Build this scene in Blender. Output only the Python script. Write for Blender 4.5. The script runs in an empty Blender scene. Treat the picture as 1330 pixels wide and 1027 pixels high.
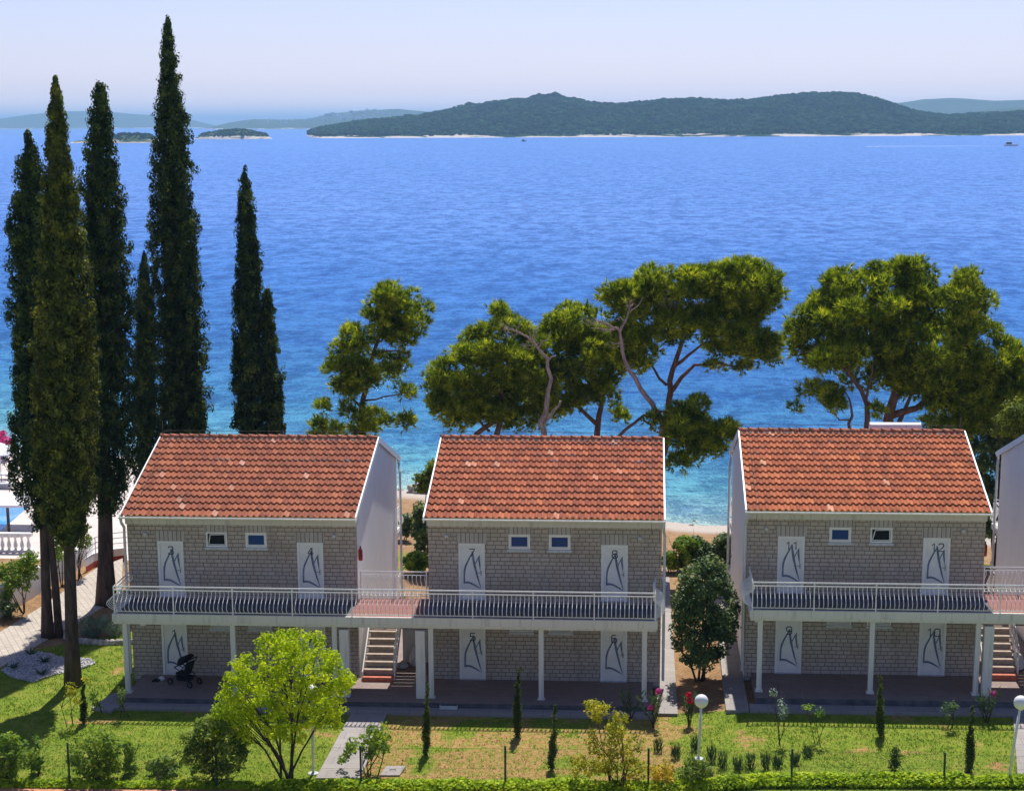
import bpy, math, random
import numpy as np
from mathutils import Matrix, Vector
random.seed(7); RNG = np.random.default_rng(11)
S = bpy.context.scene; COL = S.collection
# ------------------------------------------------------------------ camera
F, PITCH, YAW, ROLL, CZ, CY = 2400.0, .2154, -.0704, -.0045, 19.18, 685.0
fw = np.array([math.sin(YAW)*math.cos(PITCH), math.cos(YAW)*math.cos(PITCH), -math.sin(PITCH)])
_r = np.array([math.cos(YAW), -math.sin(YAW), 0.]); _u = np.cross(_r, fw)
R2 = _r*math.cos(ROLL)+_u*math.sin(ROLL); U2 = -_r*math.sin(ROLL)+_u*math.cos(ROLL)
cam = bpy.data.objects.new('camera', bpy.data.cameras.new('camera')); COL.objects.link(cam)
cam.matrix_world = Matrix([[R2[0], U2[0], -fw[0], 0], [R2[1], U2[1], -fw[1], 0], [R2[2], U2[2], -fw[2], CZ], [0, 0, 0, 1]])
cam.data.sensor_width = 36; cam.data.lens = F/1330*36; cam.data.shift_y = (CY-513.5)/1330
cam.data.clip_start = .5; cam.data.clip_end = 90000; S.camera = cam
def ray(px, py): return fw+R2*(px-665)/F-U2*(py-CY)/F
def P(px, py, z):                       # photo pixel -> point at height z
    d = ray(px, py); t = (z-CZ)/d[2]; return np.array([d[0]*t, d[1]*t, z])
def PY(px, py, Y):                      # photo pixel -> point at distance Y
    d = ray(px, py); t = Y/d[1]; return np.array([d[0]*t, Y, CZ+d[2]*t])
# ------------------------------------------------------------------ sky, sun, exposure
SUN_EL, SUN_AZ = math.radians(58), math.radians(5)
W = bpy.data.worlds.new('World'); S.world = W; W.use_nodes = True
wt = W.node_tree; bg = wt.nodes['Background']
sky = wt.nodes.new('ShaderNodeTexSky'); sky.sky_type = 'NISHITA'; sky.sun_disc = False
sky.sun_elevation = SUN_EL; sky.sun_rotation = SUN_AZ; sky.air_density = 1.0; sky.dust_density = .6; sky.ozone_density = 2.0
tint = wt.nodes.new('ShaderNodeMixRGB'); tint.blend_type = 'MULTIPLY'; tint.inputs[0].default_value = 1; tint.inputs[2].default_value = (.725, .68, .93, 1)
tc = wt.nodes.new('ShaderNodeTexCoord'); sx = wt.nodes.new('ShaderNodeSeparateXYZ'); mr = wt.nodes.new('ShaderNodeFloatCurve')   # brightness of the air by height above the horizon
cv = mr.mapping.curves[0]; cv.points[0].location = (0, .98); cv.points[1].location = (1, .29)
for q in ((.012, .62), (.025, .50), (.06, .425), (.2, .375), (.5, .30)): cv.points.new(*q)
mr.mapping.update(); dbl = wt.nodes.new('ShaderNodeMath'); dbl.operation = 'MULTIPLY'; dbl.inputs[1].default_value = 2.0
gl = wt.nodes.new('ShaderNodeVectorMath'); gl.operation = 'SCALE'; wt.links.new(tc.outputs['Generated'], sx.inputs[0]); wt.links.new(sx.outputs[2], mr.inputs['Value']); wt.links.new(mr.outputs[0], dbl.inputs[0])   # paler band of air low over the sea
wt.links.new(sky.outputs[0], tint.inputs[1]); wt.links.new(tint.outputs[0], gl.inputs[0]); wt.links.new(dbl.outputs[0], gl.inputs['Scale']); wt.links.new(gl.outputs[0], bg.inputs[0]); bg.inputs[1].default_value = .13
sun = bpy.data.objects.new('sun', bpy.data.lights.new('sun', 'SUN')); COL.objects.link(sun)
sun.data.energy = 4.2; sun.data.angle = math.radians(.5); sun.data.color = (1, .965, .90)
sd = Vector((math.sin(SUN_AZ)*math.cos(SUN_EL), math.cos(SUN_AZ)*math.cos(SUN_EL), math.sin(SUN_EL)))
sun.rotation_euler = sd.to_track_quat('Z', 'Y').to_euler()
S.view_settings.view_transform = 'Standard'; S.view_settings.look = 'None'
S.view_settings.exposure = .52; S.view_settings.gamma = 1; S.view_settings.use_curve_mapping = False
S.cycles.max_bounces = 7; S.cycles.diffuse_bounces = 3; S.cycles.transparent_max_bounces = 12; S.cycles.volume_bounces = 0
S.cycles.use_denoising = True
# ------------------------------------------------------------------ node helpers
class T:
    def __init__(s, name):
        s.m = bpy.data.materials.new(name); s.m.use_nodes = True; s.t = s.m.node_tree
        s.b = s.t.nodes['Principled BSDF']; s.out = s.t.nodes['Material Output']
    def n(s, typ, **kw):
        n = s.t.nodes.new('ShaderNode'+typ)
        for k, v in kw.items(): setattr(n, k, v)
        return n
    def set(s, sock, v):
        if isinstance(v, bpy.types.NodeSocket): s.t.links.new(v, sock)
        else: sock.default_value = (*v, 1) if isinstance(v, (tuple, list)) and len(v) == 3 and sock.type == 'RGBA' else v
    def pos(s, obj=True): return s.n('TexCoord').outputs['Object'] if obj else s.n('NewGeometry').outputs['Position']
    def scale(s, vec, sc, off=(0, 0, 0)):
        m = s.n('Mapping'); s.set(m.inputs[0], vec); m.inputs['Scale'].default_value = sc; m.inputs['Location'].default_value = off; return m.outputs[0]
    def noise(s, vec, sc, det=4, rough=.55, dist=0):
        n = s.n('TexNoise'); s.set(n.inputs['Vector'], vec); n.inputs['Scale'].default_value = sc; n.inputs['Detail'].default_value = det
        n.inputs['Roughness'].default_value = rough; n.inputs['Distortion'].default_value = dist; return n.outputs[0]
    def math(s, op, a, b=0.0, clamp=False):
        n = s.n('Math', operation=op); n.use_clamp = clamp; s.set(n.inputs[0], a); s.set(n.inputs[1], b); return n.outputs[0]
    def mix(s, f, a, b, mode='MIX'):
        n = s.n('MixRGB', blend_type=mode); s.set(n.inputs[0], f); s.set(n.inputs[1], a); s.set(n.inputs[2], b); return n.outputs[0]
    def ramp(s, f, *st):
        n = s.n('ValToRGB'); s.set(n.inputs[0], f); e = n.color_ramp.elements
        while len(e) < len(st): e.new(.5)
        for i, (p, c) in enumerate(st): e[i].position = p; e[i].color = (*c, 1) if len(c) == 3 else c
        return n.outputs[0]
    def sm(s, x, a, b):                  # smoothstep 0..1 between a and b
        n = s.n('MapRange', interpolation_type='SMOOTHSTEP'); s.set(n.inputs[0], x); n.inputs[1].default_value = a; n.inputs[2].default_value = b
        return n.outputs[0]
    def xyz(s, v):
        n = s.n('SeparateXYZ'); s.set(n.inputs[0], v); return n.outputs
    def cxyz(s, x, y, z):
        n = s.n('CombineXYZ')
        for i, v in enumerate((x, y, z)): s.set(n.inputs[i], v)
        return n.outputs[0]
    def bump(s, h, st=.3, d=.02):
        n = s.n('Bump'); s.set(n.inputs['Height'], h); n.inputs['Strength'].default_value = st; n.inputs['Distance'].default_value = d
        s.t.links.new(n.outputs[0], s.b.inputs['Normal'])
    def fin(s, col=None, rough=.7, spec=.3, metal=0):
        if col is not None: s.set(s.b.inputs['Base Color'], col)
        s.set(s.b.inputs['Roughness'], rough); s.set(s.b.inputs['Specular IOR Level'], spec); s.set(s.b.inputs['Metallic'], metal); return s.m
def plain(name, col, rough=.6, var=.12, sc=3, spec=.3, bump=0, metal=0):
    t = T(name); n = t.noise(t.pos(), sc, 5)
    c = t.mix(t.sm(n, .3, .7), tuple(x*(1-var) for x in col), tuple(min(1, x*(1+var)) for x in col))
    if bump: t.bump(t.noise(t.pos(), sc*12, 3), bump, .01)
    return t.fin(c, rough, spec, metal)
def foliage(name, a, b, c=None, tr=.3, nsc=.7, spec=None, rw=.55):
    t = T(name); g = t.n('NewGeometry'); r = g.outputs['Random Per Island']; n = t.noise(g.outputs['Position'], nsc, 3)
    f = t.math('ADD', t.math('MULTIPLY', r, rw), t.math('MULTIPLY', t.sm(n, .35, .68), 1-rw))
    st = ((.1, a), (.85, b)) if c is None else ((.1, a), (.62, b), (.97, c))
    col = t.ramp(f, *st); m = t.fin(col, .6, .12 if spec is None else spec)
    tl = t.n('BsdfTranslucent'); t.set(tl.inputs[0], t.mix(1.0, col, (1.0, .95, .5), 'MULTIPLY'))
    mx = t.n('MixShader'); mx.inputs[0].default_value = tr
    t.t.links.new(t.b.outputs[0], mx.inputs[1]); t.t.links.new(tl.outputs[0], mx.inputs[2]); t.t.links.new(mx.outputs[0], t.out.inputs[0])
    return m
def bark(name, a, b, sc=6):
    t = T(name); p = t.scale(t.pos(), (1, 1, .22)); n = t.noise(p, sc, 6, .65, .4)
    t.bump(n, .8, .04); return t.fin(t.ramp(n, (.3, a), (.7, b)), .9, .1)
def stone():
    t = T('stone_facade'); x, y, z = t.xyz(t.pos()); oi = t.n('ObjectInfo').outputs['Random']
    w = t.math('MULTIPLY', t.math('SUBTRACT', t.noise(t.pos(), 2.5, 2), .5), .02)
    v = t.cxyz(t.math('ADD', t.math('ADD', t.math('ADD', x, y), t.math('MULTIPLY', oi, 31.0)), w), t.math('ADD', z, w), 0.0)
    br = t.n('TexBrick'); t.set(br.inputs['Vector'], v); br.offset = .5; br.squash = 1.35; br.squash_frequency = 3
    for k, q in (('Scale', 1.0), ('Mortar Size', .010), ('Mortar Smooth', .25), ('Brick Width', .255), ('Row Height', .1435), ('Bias', 0.0)): br.inputs[k].default_value = q
    br.inputs['Color1'].default_value = (.57, .47, .38, 1); br.inputs['Color2'].default_value = (.45, .37, .30, 1); br.inputs['Mortar'].default_value = (.185, .16, .14, 1)
    n = t.noise(t.pos(), 14, 5, .7); n2 = t.noise(t.pos(), .8, 3)
    c = t.mix(.35, br.outputs[0], t.ramp(n, (.3, (.32, .28, .25)), (.75, (.62, .55, .50))), 'MIX')
    c = t.mix(t.math('MULTIPLY', t.sm(n2, .45, .7), .45), c, (.40, .29, .20))
    c = t.mix(t.math('MULTIPLY', t.sm(t.noise(t.scale(t.pos(), (1.6, 1.6, .35)), 1, 4, .6), .52, .72), .3), c, (.22, .19, .16)); c = t.mix(br.outputs[1], c, (.185, .16, .14))
    h = t.math('ADD', t.math('MULTIPLY', br.outputs[1], -1.0), t.math('MULTIPLY', n, .5)); t.bump(h, .9, .025)
    return t.fin(c, .9, .15)
def soldier():
    t = T('stone_lintel'); x, y, z = t.xyz(t.pos())
    f = t.math('FRACT', t.math('DIVIDE', x, .152)); e = t.math('MINIMUM', f, t.math('SUBTRACT', 1.0, f))
    wn = t.n('TexWhiteNoise', noise_dimensions='1D'); t.set(wn.inputs['W'], t.math('FLOOR', t.math('DIVIDE', x, .152)))
    c = t.mix(wn.outputs[0], (.42, .37, .335), (.56, .50, .45)); c = t.mix(.3, c, t.ramp(t.noise(t.pos(), 16, 4), (.3, (.33, .29, .26)), (.7, (.6, .54, .48))))
    j = t.sm(e, .03, .09); t.bump(j, .8, .02); return t.fin(t.mix(j, (.185, .16, .14), c), .9, .15)
TW = 8.23/39; TC = 5.92/13
def tiles():
    t = T('roof_tile'); x, y, z = t.xyz(t.pos()); oi = t.n('ObjectInfo')
    ix = t.math('FLOOR', t.math('DIVIDE', x, TW)); iy = t.math('FLOOR', t.math('DIVIDE', t.math('ADD', y, .46), TC))
    wn = t.n('TexWhiteNoise', noise_dimensions='3D'); t.set(wn.inputs['Vector'], t.cxyz(ix, iy, t.math('MULTIPLY', oi.outputs['Random'], 50.0))); r = wn.outputs[0]
    c = t.ramp(r, (.0, (.28, .10, .062)), (.3, (.35, .121, .070)), (.7, (.395, .137, .077)), (.93, (.44, .158, .086)), (.985, (.50, .185, .095)), (.995, (.62, .33, .23)))
    n = t.noise(t.pos(), 1.3, 5, .65); n2 = t.noise(t.scale(t.pos(), (9, 2.2, 9)), 1.6, 4, .7)
    c = t.mix(t.math('MULTIPLY', t.sm(n, .48, .72), .55), c, (.13, .065, .05))
    c = t.mix(t.math('MULTIPLY', t.sm(n2, .55, .75), .45), c, (.52, .24, .15))
    c = t.mix(t.math('MULTIPLY', t.sm(t.noise(t.pos(), 30, 3), .6, .75), .3), c, (.09, .06, .05))
    c = t.mix(1.0, c, oi.outputs['Color'], 'MULTIPLY')
    t.bump(t.noise(t.pos(), 45, 3), .25, .008); return t.fin(c, .9, .05)
def paving(name, a, b, w, h, mortar, bumpd=.01, ang=0):
    t = T(name); m = t.n('Mapping'); t.set(m.inputs[0], t.pos(False)); m.inputs['Rotation'].default_value = (0, 0, ang)
    br = t.n('TexBrick'); t.set(br.inputs['Vector'], m.outputs[0])
    for k, q in (('Scale', 1.0), ('Mortar Size', .012), ('Mortar Smooth', .2), ('Brick Width', w), ('Row Height', h), ('Bias', 0.0)): br.inputs[k].default_value = q
    br.inputs['Color1'].default_value = (*a, 1); br.inputs['Color2'].default_value = (*b, 1); br.inputs['Mortar'].default_value = (*mortar, 1)
    n = t.noise(t.pos(False), 1.4, 6, .7); n2 = t.noise(t.pos(False), 22, 4, .7)
    c = t.mix(t.math('MULTIPLY', t.sm(n, .4, .75), .35), br.outputs[0], tuple(x*.55 for x in a)); c = t.mix(t.math('MULTIPLY', t.sm(n2, .45, .7), .25), c, tuple(min(1, x*1.35) for x in a))
    t.bump(t.math('SUBTRACT', t.math('MULTIPLY', n2, .4), br.outputs[1]), .5, bumpd); return t.fin(c, .85, .2)
def white_stucco(name, c0, dirt):
    t = T(name); n = t.noise(t.pos(), 1.1, 5, .65); s = t.noise(t.scale(t.pos(), (6, 6, .5)), 1.2, 4, .6)
    c = t.mix(t.math('MULTIPLY', t.sm(n, .4, .75), .25), c0, tuple(x*.85 for x in c0)); c = t.mix(t.math('MULTIPLY', t.sm(s, .5, .75), dirt*1.6), c, (.40, .385, .36))
    t.bump(t.noise(t.pos(), 60, 3), .3, .01); return t.fin(c, .85, .2)
M = {}
M['stone'] = stone(); M['lintel'] = soldier(); M['tile'] = tiles()
M['ridge'] = plain('ridge_tile', (.42, .15, .085), .8, .5, 7, .2, .5); M['mortar'] = plain('ridge_mortar', (.17, .155, .15), .95, .5, 5, .1, .6)
M['stucco'] = white_stucco('white_stucco', (.90, .885, .86), .10); M['conc'] = white_stucco('painted_concrete', (.74, .705, .66), .35)
M['band'] = white_stucco('eave_band', (.70, .655, .60), .3)
M['wmetal'] = plain('white_metal', (.86, .84, .81), .4, .04, 4, .5); M['gmetal'] = plain('grey_pipe', (.62, .63, .64), .45, .08, 4, .5)
M['frame'] = plain('white_plastic', (.83, .805, .77), .35, .04, 3, .5); M['door'] = plain('door_white', (.80, .775, .735), .4, .05, 2, .4)
M['mark'] = plain('slate_blue_paint', (.15, .19, .28), .5, .2, 6); M['num'] = plain('dark_navy_paint', (.03, .042, .075), .5, .1, 6)
M['glass'] = T('window_glass').fin((.014, .055, .21), .1, .25); M['glassd'] = T('dark_glass').fin((.014, .018, .026), .15, .08)
M['sill'] = plain('stone_sill', (.55, .56, .57), .7, .1, 8); M['dark'] = plain('dark_plastic', (.012, .013, .016), .5, .2, 9)
M['black'] = plain('black_fabric', (.010, .011, .016), .85, .3, 14); M['tyre'] = plain('rubber', (.012, .012, .012), .8, .2, 9)
M['steel'] = plain('dull_steel', (.35, .36, .37), .35, .1, 9, .5, 0, .8); M['red'] = plain('red_enamel', (.42, .02, .018), .3, .1, 6, .5)
M['terr'] = paving('terrace_tile', (.30, .225, .20), (.26, .195, .175), .32, .32, (.22, .19, .17)); M['deckt'] = paving('deck_tile', (.33, .14, .11), (.27, .11, .09), .25, .125, (.18, .13, .12))
M['shade_dark'] = plain('shade_darkened_floor', (.10, .10, .115), .7, .3, 3, .3); M['redtile'] = plain('red_step_tile', (.48, .13, .075), .6, .2, 8); M['pave'] = paving('concrete_slabs', (.36, .325, .30), (.31, .28, .26), .9, .6, (.22, .2, .18))  # first one is a dark tone with the shade painted in
M['tread'] = plain('stair_concrete', (.40, .32, .26), .85, .2, 5, .2, .4); M['pavers'] = paving('block_paving', (.52, .45, .37), (.44, .38, .315), .42, .24, (.26, .24, .22), .012, 1.1)
M['kerb'] = plain('terracotta_edging', (.55, .25, .14), .8, .2, 5, .2, .4); M['greymetal'] = plain('green_post_paint', (.018, .055, .04), .5, .15, 5)
M['globe'] = plain('opal_globe', (.80, .80, .80), .25, .03, 2, .5); M['lawnpole'] = plain('white_pole', (.74, .74, .73), .45, .1, 6, .4)
M['sack'] = plain('white_sack', (.72, .72, .74), .8, .1, 5, .2, .4); M['plaster'] = white_stucco('white_plaster_wall', (.80, .79, .77), .3)
M['pool'] = T('pool_water').fin((.02, .28, .62), .06, .5); M['wood'] = bark('brown_post', (.10, .06, .035), (.22, .14, .09), 9)
M['cloth'] = plain('white_canvas', (.80, .81, .84), .85, .06, 3); M['rock'] = plain('grey_rock', (.42, .38, .33), .95, .35, 4, .1, .8)
M['gravel'] = None
M['bark_c'] = bark('cypress_bark', (.035, .024, .020), (.14, .10, .085)); M['bark_p'] = bark('pine_bark', (.07, .038, .026), (.24, .14, .10)); M['bark_d'] = bark('dead_wood', (.20, .14, .12), (.46, .37, .33), 9)
M['bark_g'] = bark('dark_twig', (.035, .028, .022), (.11, .085, .06), 12)
M['cyp'] = foliage('cypress_foliage', (.018, .042, .014), (.055, .098, .027), (.19, .25, .045), .30, 2.2, None, .32)
M['cyp2'] = foliage('olive_cypress_foliage', (.042, .062, .015), (.125, .155, .03), (.36, .38, .05), .40, 2.2, None, .32)
M['pine'] = foliage('pine_needles', (.036, .080, .012), (.31, .42, .03), (.92, .92, .08), .50, 1.6)
M['pine2'] = foliage('pale_pine_needles', (.08, .13, .02), (.2, .26, .03), (.36, .40, .05), .42)
M['laurel'] = foliage('laurel_leaves', (.035, .08, .028), (.12, .20, .055), (.40, .48, .16), .28, 1.5, .45)
M['lime'] = foliage('lime_leaves', (.26, .40, .012), (.54, .68, .02), (.80, .86, .03), .52, 1.6)
M['bush'] = foliage('bush_leaves', (.07, .16, .022), (.24, .37, .045), (.46, .56, .07), .42, 1.5)
M['olive'] = foliage('olive_leaves', (.07, .13, .03), (.21, .31, .06), (.46, .50, .10), .42, 1.5)
M['yellow'] = foliage('yellow_leaves', (.16, .20, .018), (.44, .46, .035), (.82, .62, .05), .4, 2)
M['gold'] = foliage('golden_leaves', (.30, .24, .02), (.60, .46, .03), (.75, .52, .04), .3, 2)
M['hedge'] = foliage('hedge_leaves', (.22, .36, .02), (.52, .68, .03), (.74, .80, .06), .40, 2)
M['sap'] = foliage('sapling_foliage', (.035, .065, .018), (.09, .13, .03), (.2, .23, .05), .35, 2)
M['rosem'] = foliage('rosemary_foliage', (.03, .06, .03), (.08, .13, .06), (.15, .2, .08), .2, 2)
M['lav'] = foliage('silver_foliage', (.10, .15, .11), (.24, .32, .24), (.38, .46, .34), .2, 2)
M['ole'] = foliage('oleander_leaves', (.05, .10, .035), (.15, .24, .09), (.30, .38, .16), .3, 2)
M['agave'] = foliage('agave_leaves', (.04, .09, .06), (.10, .16, .11), None, .1, 2)
M['pinkf'] = foliage('pink_petals', (.55, .04, .25), (.75, .12, .42), None, .3, 3); M['redf'] = foliage('red_petals', (.62, .015, .05), (.75, .05, .12), None, .3, 3)
# ------------------------------------------------------------------ object helpers
def tag(o, label=None, cat=None, group=None, kind=None):
    if label: o['label'] = label
    if cat: o['category'] = cat
    if group: o['group'] = group
    if kind: o['kind'] = kind
    return o
def thing(name, label, cat, loc=(0, 0, 0), group=None):
    o = bpy.data.objects.new(name, None); COL.objects.link(o); o.location = [float(q) for q in loc]; o.empty_display_size = .2
    return tag(o, label, cat, group)
def link(name, me, mat, parent=None):
    o = bpy.data.objects.new(name, me); COL.objects.link(o)
    if mat is not None and not me.materials: me.materials.append(mat)
    if parent is not None: o.parent = parent
    return o
class MB:
    def __init__(s): s.v = []; s.f = []
    def add(s, vs, fs):
        k = len(s.v); s.v += [tuple(map(float, q)) for q in vs]; s.f += [tuple(i+k for i in f) for f in fs]; return s
    def box(s, x0, x1, y0, y1, z0, z1):
        return s.add([(x0, y0, z0), (x1, y0, z0), (x1, y1, z0), (x0, y1, z0), (x0, y0, z1), (x1, y0, z1), (x1, y1, z1), (x0, y1, z1)],
                     [(0, 3, 2, 1), (4, 5, 6, 7), (0, 1, 5, 4), (1, 2, 6, 5), (2, 3, 7, 6), (3, 0, 4, 7)])
    def bbox(s, x0, x1, y0, y1, z0, z1, b=.012):      # box with chamfered upright and top edges
        o = [(x0+b, y0), (x1-b, y0), (x1, y0+b), (x1, y1-b), (x1-b, y1), (x0+b, y1), (x0, y1-b), (x0, y0+b)]
        i = [(x0+b, y0+b), (x1-b, y0+b), (x1-b, y0+b), (x1-b, y1-b), (x1-b, y1-b), (x0+b, y1-b), (x0+b, y1-b), (x0+b, y0+b)]
        vs = [(a, c, z0) for a, c in o]+[(a, c, z1-b) for a, c in o]+[(a, c, z1) for a, c in i]
        fs = [(k, (k+1) % 8, 8+(k+1) % 8, 8+k) for k in range(8)]+[(8+k, 8+(k+1) % 8, 16+(k+1) % 8, 16+k) for k in range(8)]
        return s.add(vs, fs+[tuple(range(16, 24)), tuple(range(7, -1, -1))])
    def tube(s, pts, r, n=8, cap=True):
        pts = [np.array(p, float) for p in pts]; rs = r if isinstance(r, (list, tuple)) else [r]*len(pts)
        vs = []; up = None
        for i, p in enumerate(pts):
            d = pts[min(i+1, len(pts)-1)]-pts[max(i-1, 0)]; d = d/(np.linalg.norm(d)+1e-9)
            if up is None: up = np.array([0, 0, 1.]) if abs(d[2]) < .9 else np.array([0, 1., 0])
            a = np.cross(d, up); a /= np.linalg.norm(a)+1e-9; b = np.cross(a, d); up = b
            vs += [p+rs[i]*(a*math.cos(2*math.pi*k/n)+b*math.sin(2*math.pi*k/n)) for k in range(n)]
        fs = [(i*n+k, i*n+(k+1) % n, (i+1)*n+(k+1) % n, (i+1)*n+k) for i in range(len(pts)-1) for k in range(n)]
        if cap: fs += [tuple(range(n-1, -1, -1)), tuple(range((len(pts)-1)*n, len(pts)*n))]
        return s.add(vs, fs)
    def lathe(s, c, prof, n=16):
        c = np.array(c, float); vs = [c+(r*math.cos(2*math.pi*k/n), r*math.sin(2*math.pi*k/n), z) for r, z in prof for k in range(n)]
        fs = [(i*n+k, i*n+(k+1) % n, (i+1)*n+(k+1) % n, (i+1)*n+k) for i in range(len(prof)-1) for k in range(n)]
        return s.add(vs, fs+[tuple(range(n-1, -1, -1)), tuple(range((len(prof)-1)*n, len(prof)*n))])
    def prism(s, poly, z0, z1):
        n = len(poly); vs = [(x, y, z0) for x, y in poly]+[(x, y, z1) for x, y in poly]
        return s.add(vs, [tuple(range(n-1, -1, -1)), tuple(range(n, 2*n))]+[(k, (k+1) % n, n+(k+1) % n, n+k) for k in range(n)])
    def slab(s, poly3, h):               # polygon of 3-D points, thickened downwards
        n = len(poly3); vs = [tuple(p) for p in poly3]+[(p[0], p[1], p[2]-h) for p in poly3]
        return s.add(vs, [tuple(range(n)), tuple(range(2*n-1, n-1, -1))]+[(k, n+k, n+(k+1) % n, (k+1) % n) for k in range(n)])
    def build(s, name, mat, parent=None, off=None, smooth=False):
        me = bpy.data.meshes.new(name); v = s.v if off is None else [tuple(np.array(q)-off) for q in s.v]
        me.from_pydata(v, [], s.f); me.update()
        if smooth: me.polygons.foreach_set('use_smooth', [True]*len(me.polygons))
        return link(name, me, mat, parent)
def npmesh(name, V, k):                  # V: (n*k,3) -> n separate k-gons
    me = bpy.data.meshes.new(name); V = np.asarray(V, np.float32); n = len(V)//k
    me.vertices.add(len(V)); me.vertices.foreach_set('co', V.ravel()); me.loops.add(n*k); me.loops.foreach_set('vertex_index', np.arange(n*k, dtype=np.int32))
    me.polygons.add(n); me.polygons.foreach_set('loop_start', np.arange(0, n*k, k, dtype=np.int32)); me.update(calc_edges=True); return me
def gridmesh(name, X, Y, Z, smooth=True):
    a, b = X.shape; V = np.stack([X, Y, Z], -1).reshape(-1, 3); i = np.arange(a*b).reshape(a, b)
    Q = np.stack([i[:-1, :-1], i[1:, :-1], i[1:, 1:], i[:-1, 1:]], -1).reshape(-1, 4)
    me = bpy.data.meshes.new(name); me.vertices.add(len(V)); me.vertices.foreach_set('co', V.astype(np.float32).ravel()); me.loops.add(Q.size); me.loops.foreach_set('vertex_index', Q.astype(np.int32).ravel())
    me.polygons.add(len(Q)); me.polygons.foreach_set('loop_start', np.arange(0, Q.size, 4, dtype=np.int32)); me.update(calc_edges=True)
    if smooth: me.polygons.foreach_set('use_smooth', np.ones(len(Q), bool))
    return me
def unit(v): return v/(np.linalg.norm(v, axis=-1, keepdims=True)+1e-9)
def rdir(n): return unit(RNG.normal(size=(n, 3)))
def leafquads(C, N, L, Wd, droop=0.0):   # leaf-shaped quads at C, facing N
    n = len(C); a = unit(np.cross(N, rdir(n))); b = np.cross(N, a); L = np.broadcast_to(L, (n,))[:, None]; Wd = np.broadcast_to(Wd, (n,))[:, None]
    return np.stack([C-a*L*.5, C-a*L*.05+b*Wd*.5+N*L*.08, C+a*L*.5, C-a*L*.05-b*Wd*.5], 1).reshape(-1, 3)
def blades(C, D, L, w):                  # needle triangles from C along D
    n = len(C); s = unit(np.cross(D, rdir(n))); L = np.broadcast_to(L, (n,))[:, None]; w = np.broadcast_to(w, (n,))[:, None]
    return np.stack([C-s*w*.5, C+s*w*.5, C+D*L], 1).reshape(-1, 3)
def smooth01(x, a, b): t = np.clip((x-a)/(b-a), 0, 1); return t*t*(3-2*t)
def vnoise(x, y, seed=0):                # cheap smooth value noise for terrain
    def h(i, j): v = np.sin(i*127.1+j*311.7+seed*74.7)*43758.5453; return v-np.floor(v)
    i, j = np.floor(x), np.floor(y); f, g = x-i, y-j; f = f*f*(3-2*f); g = g*g*(3-2*g)
    return (h(i, j)*(1-f)+h(i+1, j)*f)*(1-g)+(h(i, j+1)*(1-f)+h(i+1, j+1)*f)*g
def fbm(x, y, seed=0, o=4): return sum(vnoise(x*2**k, y*2**k, seed+k)/2**k for k in range(o))/(2-2**(1-o))
SEA = -3.5
# ------------------------------------------------------------------ terrain
def shore(x): return 103.0-.52*np.minimum(x-2, 0)-.1*np.maximum(x-2, 0)+1.2*np.sin(x*.35)+.7*np.sin(x*.9+1)
def G(x, y):
    x = np.asarray(x, float); y = np.asarray(y, float); b = -.27+.22*smooth01(x, 1.0, 4.2); sh = shore(x); t = (y-75)/(sh-75)
    low = SEA+.35+(b-SEA-.35)*(1-np.clip(t, 0, 1)**1.15)-np.maximum(y-sh, 0)*.13-.4*smooth01(t, .97, 1.03)
    z = np.where(t > 0, low, b); z = z+.05*(fbm(x*.8, y*.8, 3)-.5)*(t > .02)
    k = smooth01(-x, 23.5, 24.8)*smooth01(y, 82.5, 84.0); z = z*(1-k)+np.minimum(z, -1.9)*k
    return np.maximum(z, SEA-4.5)
def gz(x, y): return float(G(x, y))
def gnd(px, py):                         # photo pixel on the ground
    z = -.25
    for _ in range(12): p = P(px, py, z); z = gz(p[0], p[1])
    return p
def inpoly(x, y, poly):
    x = np.asarray(x); y = np.asarray(y); r = np.zeros(x.shape, bool); n = len(poly)
    for i in range(n):
        x0, y0 = poly[i]; x1, y1 = poly[(i+1) % n]; c = ((y0 > y) != (y1 > y)) & (x < (x1-x0)*(y-y0)/((y1-y0) or 1e-9)+x0); r ^= c
    return r
def edged(x, y, poly):
    d = np.full(np.shape(x), 1e9); n = len(poly)
    for i in range(n):
        a = np.array(poly[i], float); b = np.array(poly[(i+1) % n], float); ab = b-a; L = ab@ab+1e-9
        t = np.clip(((x-a[0])*ab[0]+(y-a[1])*ab[1])/L, 0, 1); d = np.minimum(d, np.hypot(x-a[0]-t*ab[0], y-a[1]-t*ab[1]))
    return d
def lawn_density(x, y):
    front = (1-smooth01(y, 59.5, 59.9))*smooth01(x, -60, -40); left = (x < -17.6)*(1-smooth01(y, 66.5+.9*(x+22), 67.3+.9*(x+22)))
    al = .62*smooth01(fbm(x*.7, y*.5, 5), .42, .6)*smooth01(y, 77, 80)*(1-smooth01(y, 84, 92))*(x > -16)
    return np.clip(np.maximum(np.maximum(front, left), al), 0, 1)
def dryness(x, y):
    n = fbm(x*.9, y*.9, 21, 4); r = smooth01(x, -9.5, -7.5)*(1-smooth01(x, 0, 3.0))*.36
    return smooth01(n+r-.04+.05*smooth01(x, 2, 14), .56, .74)
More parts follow.
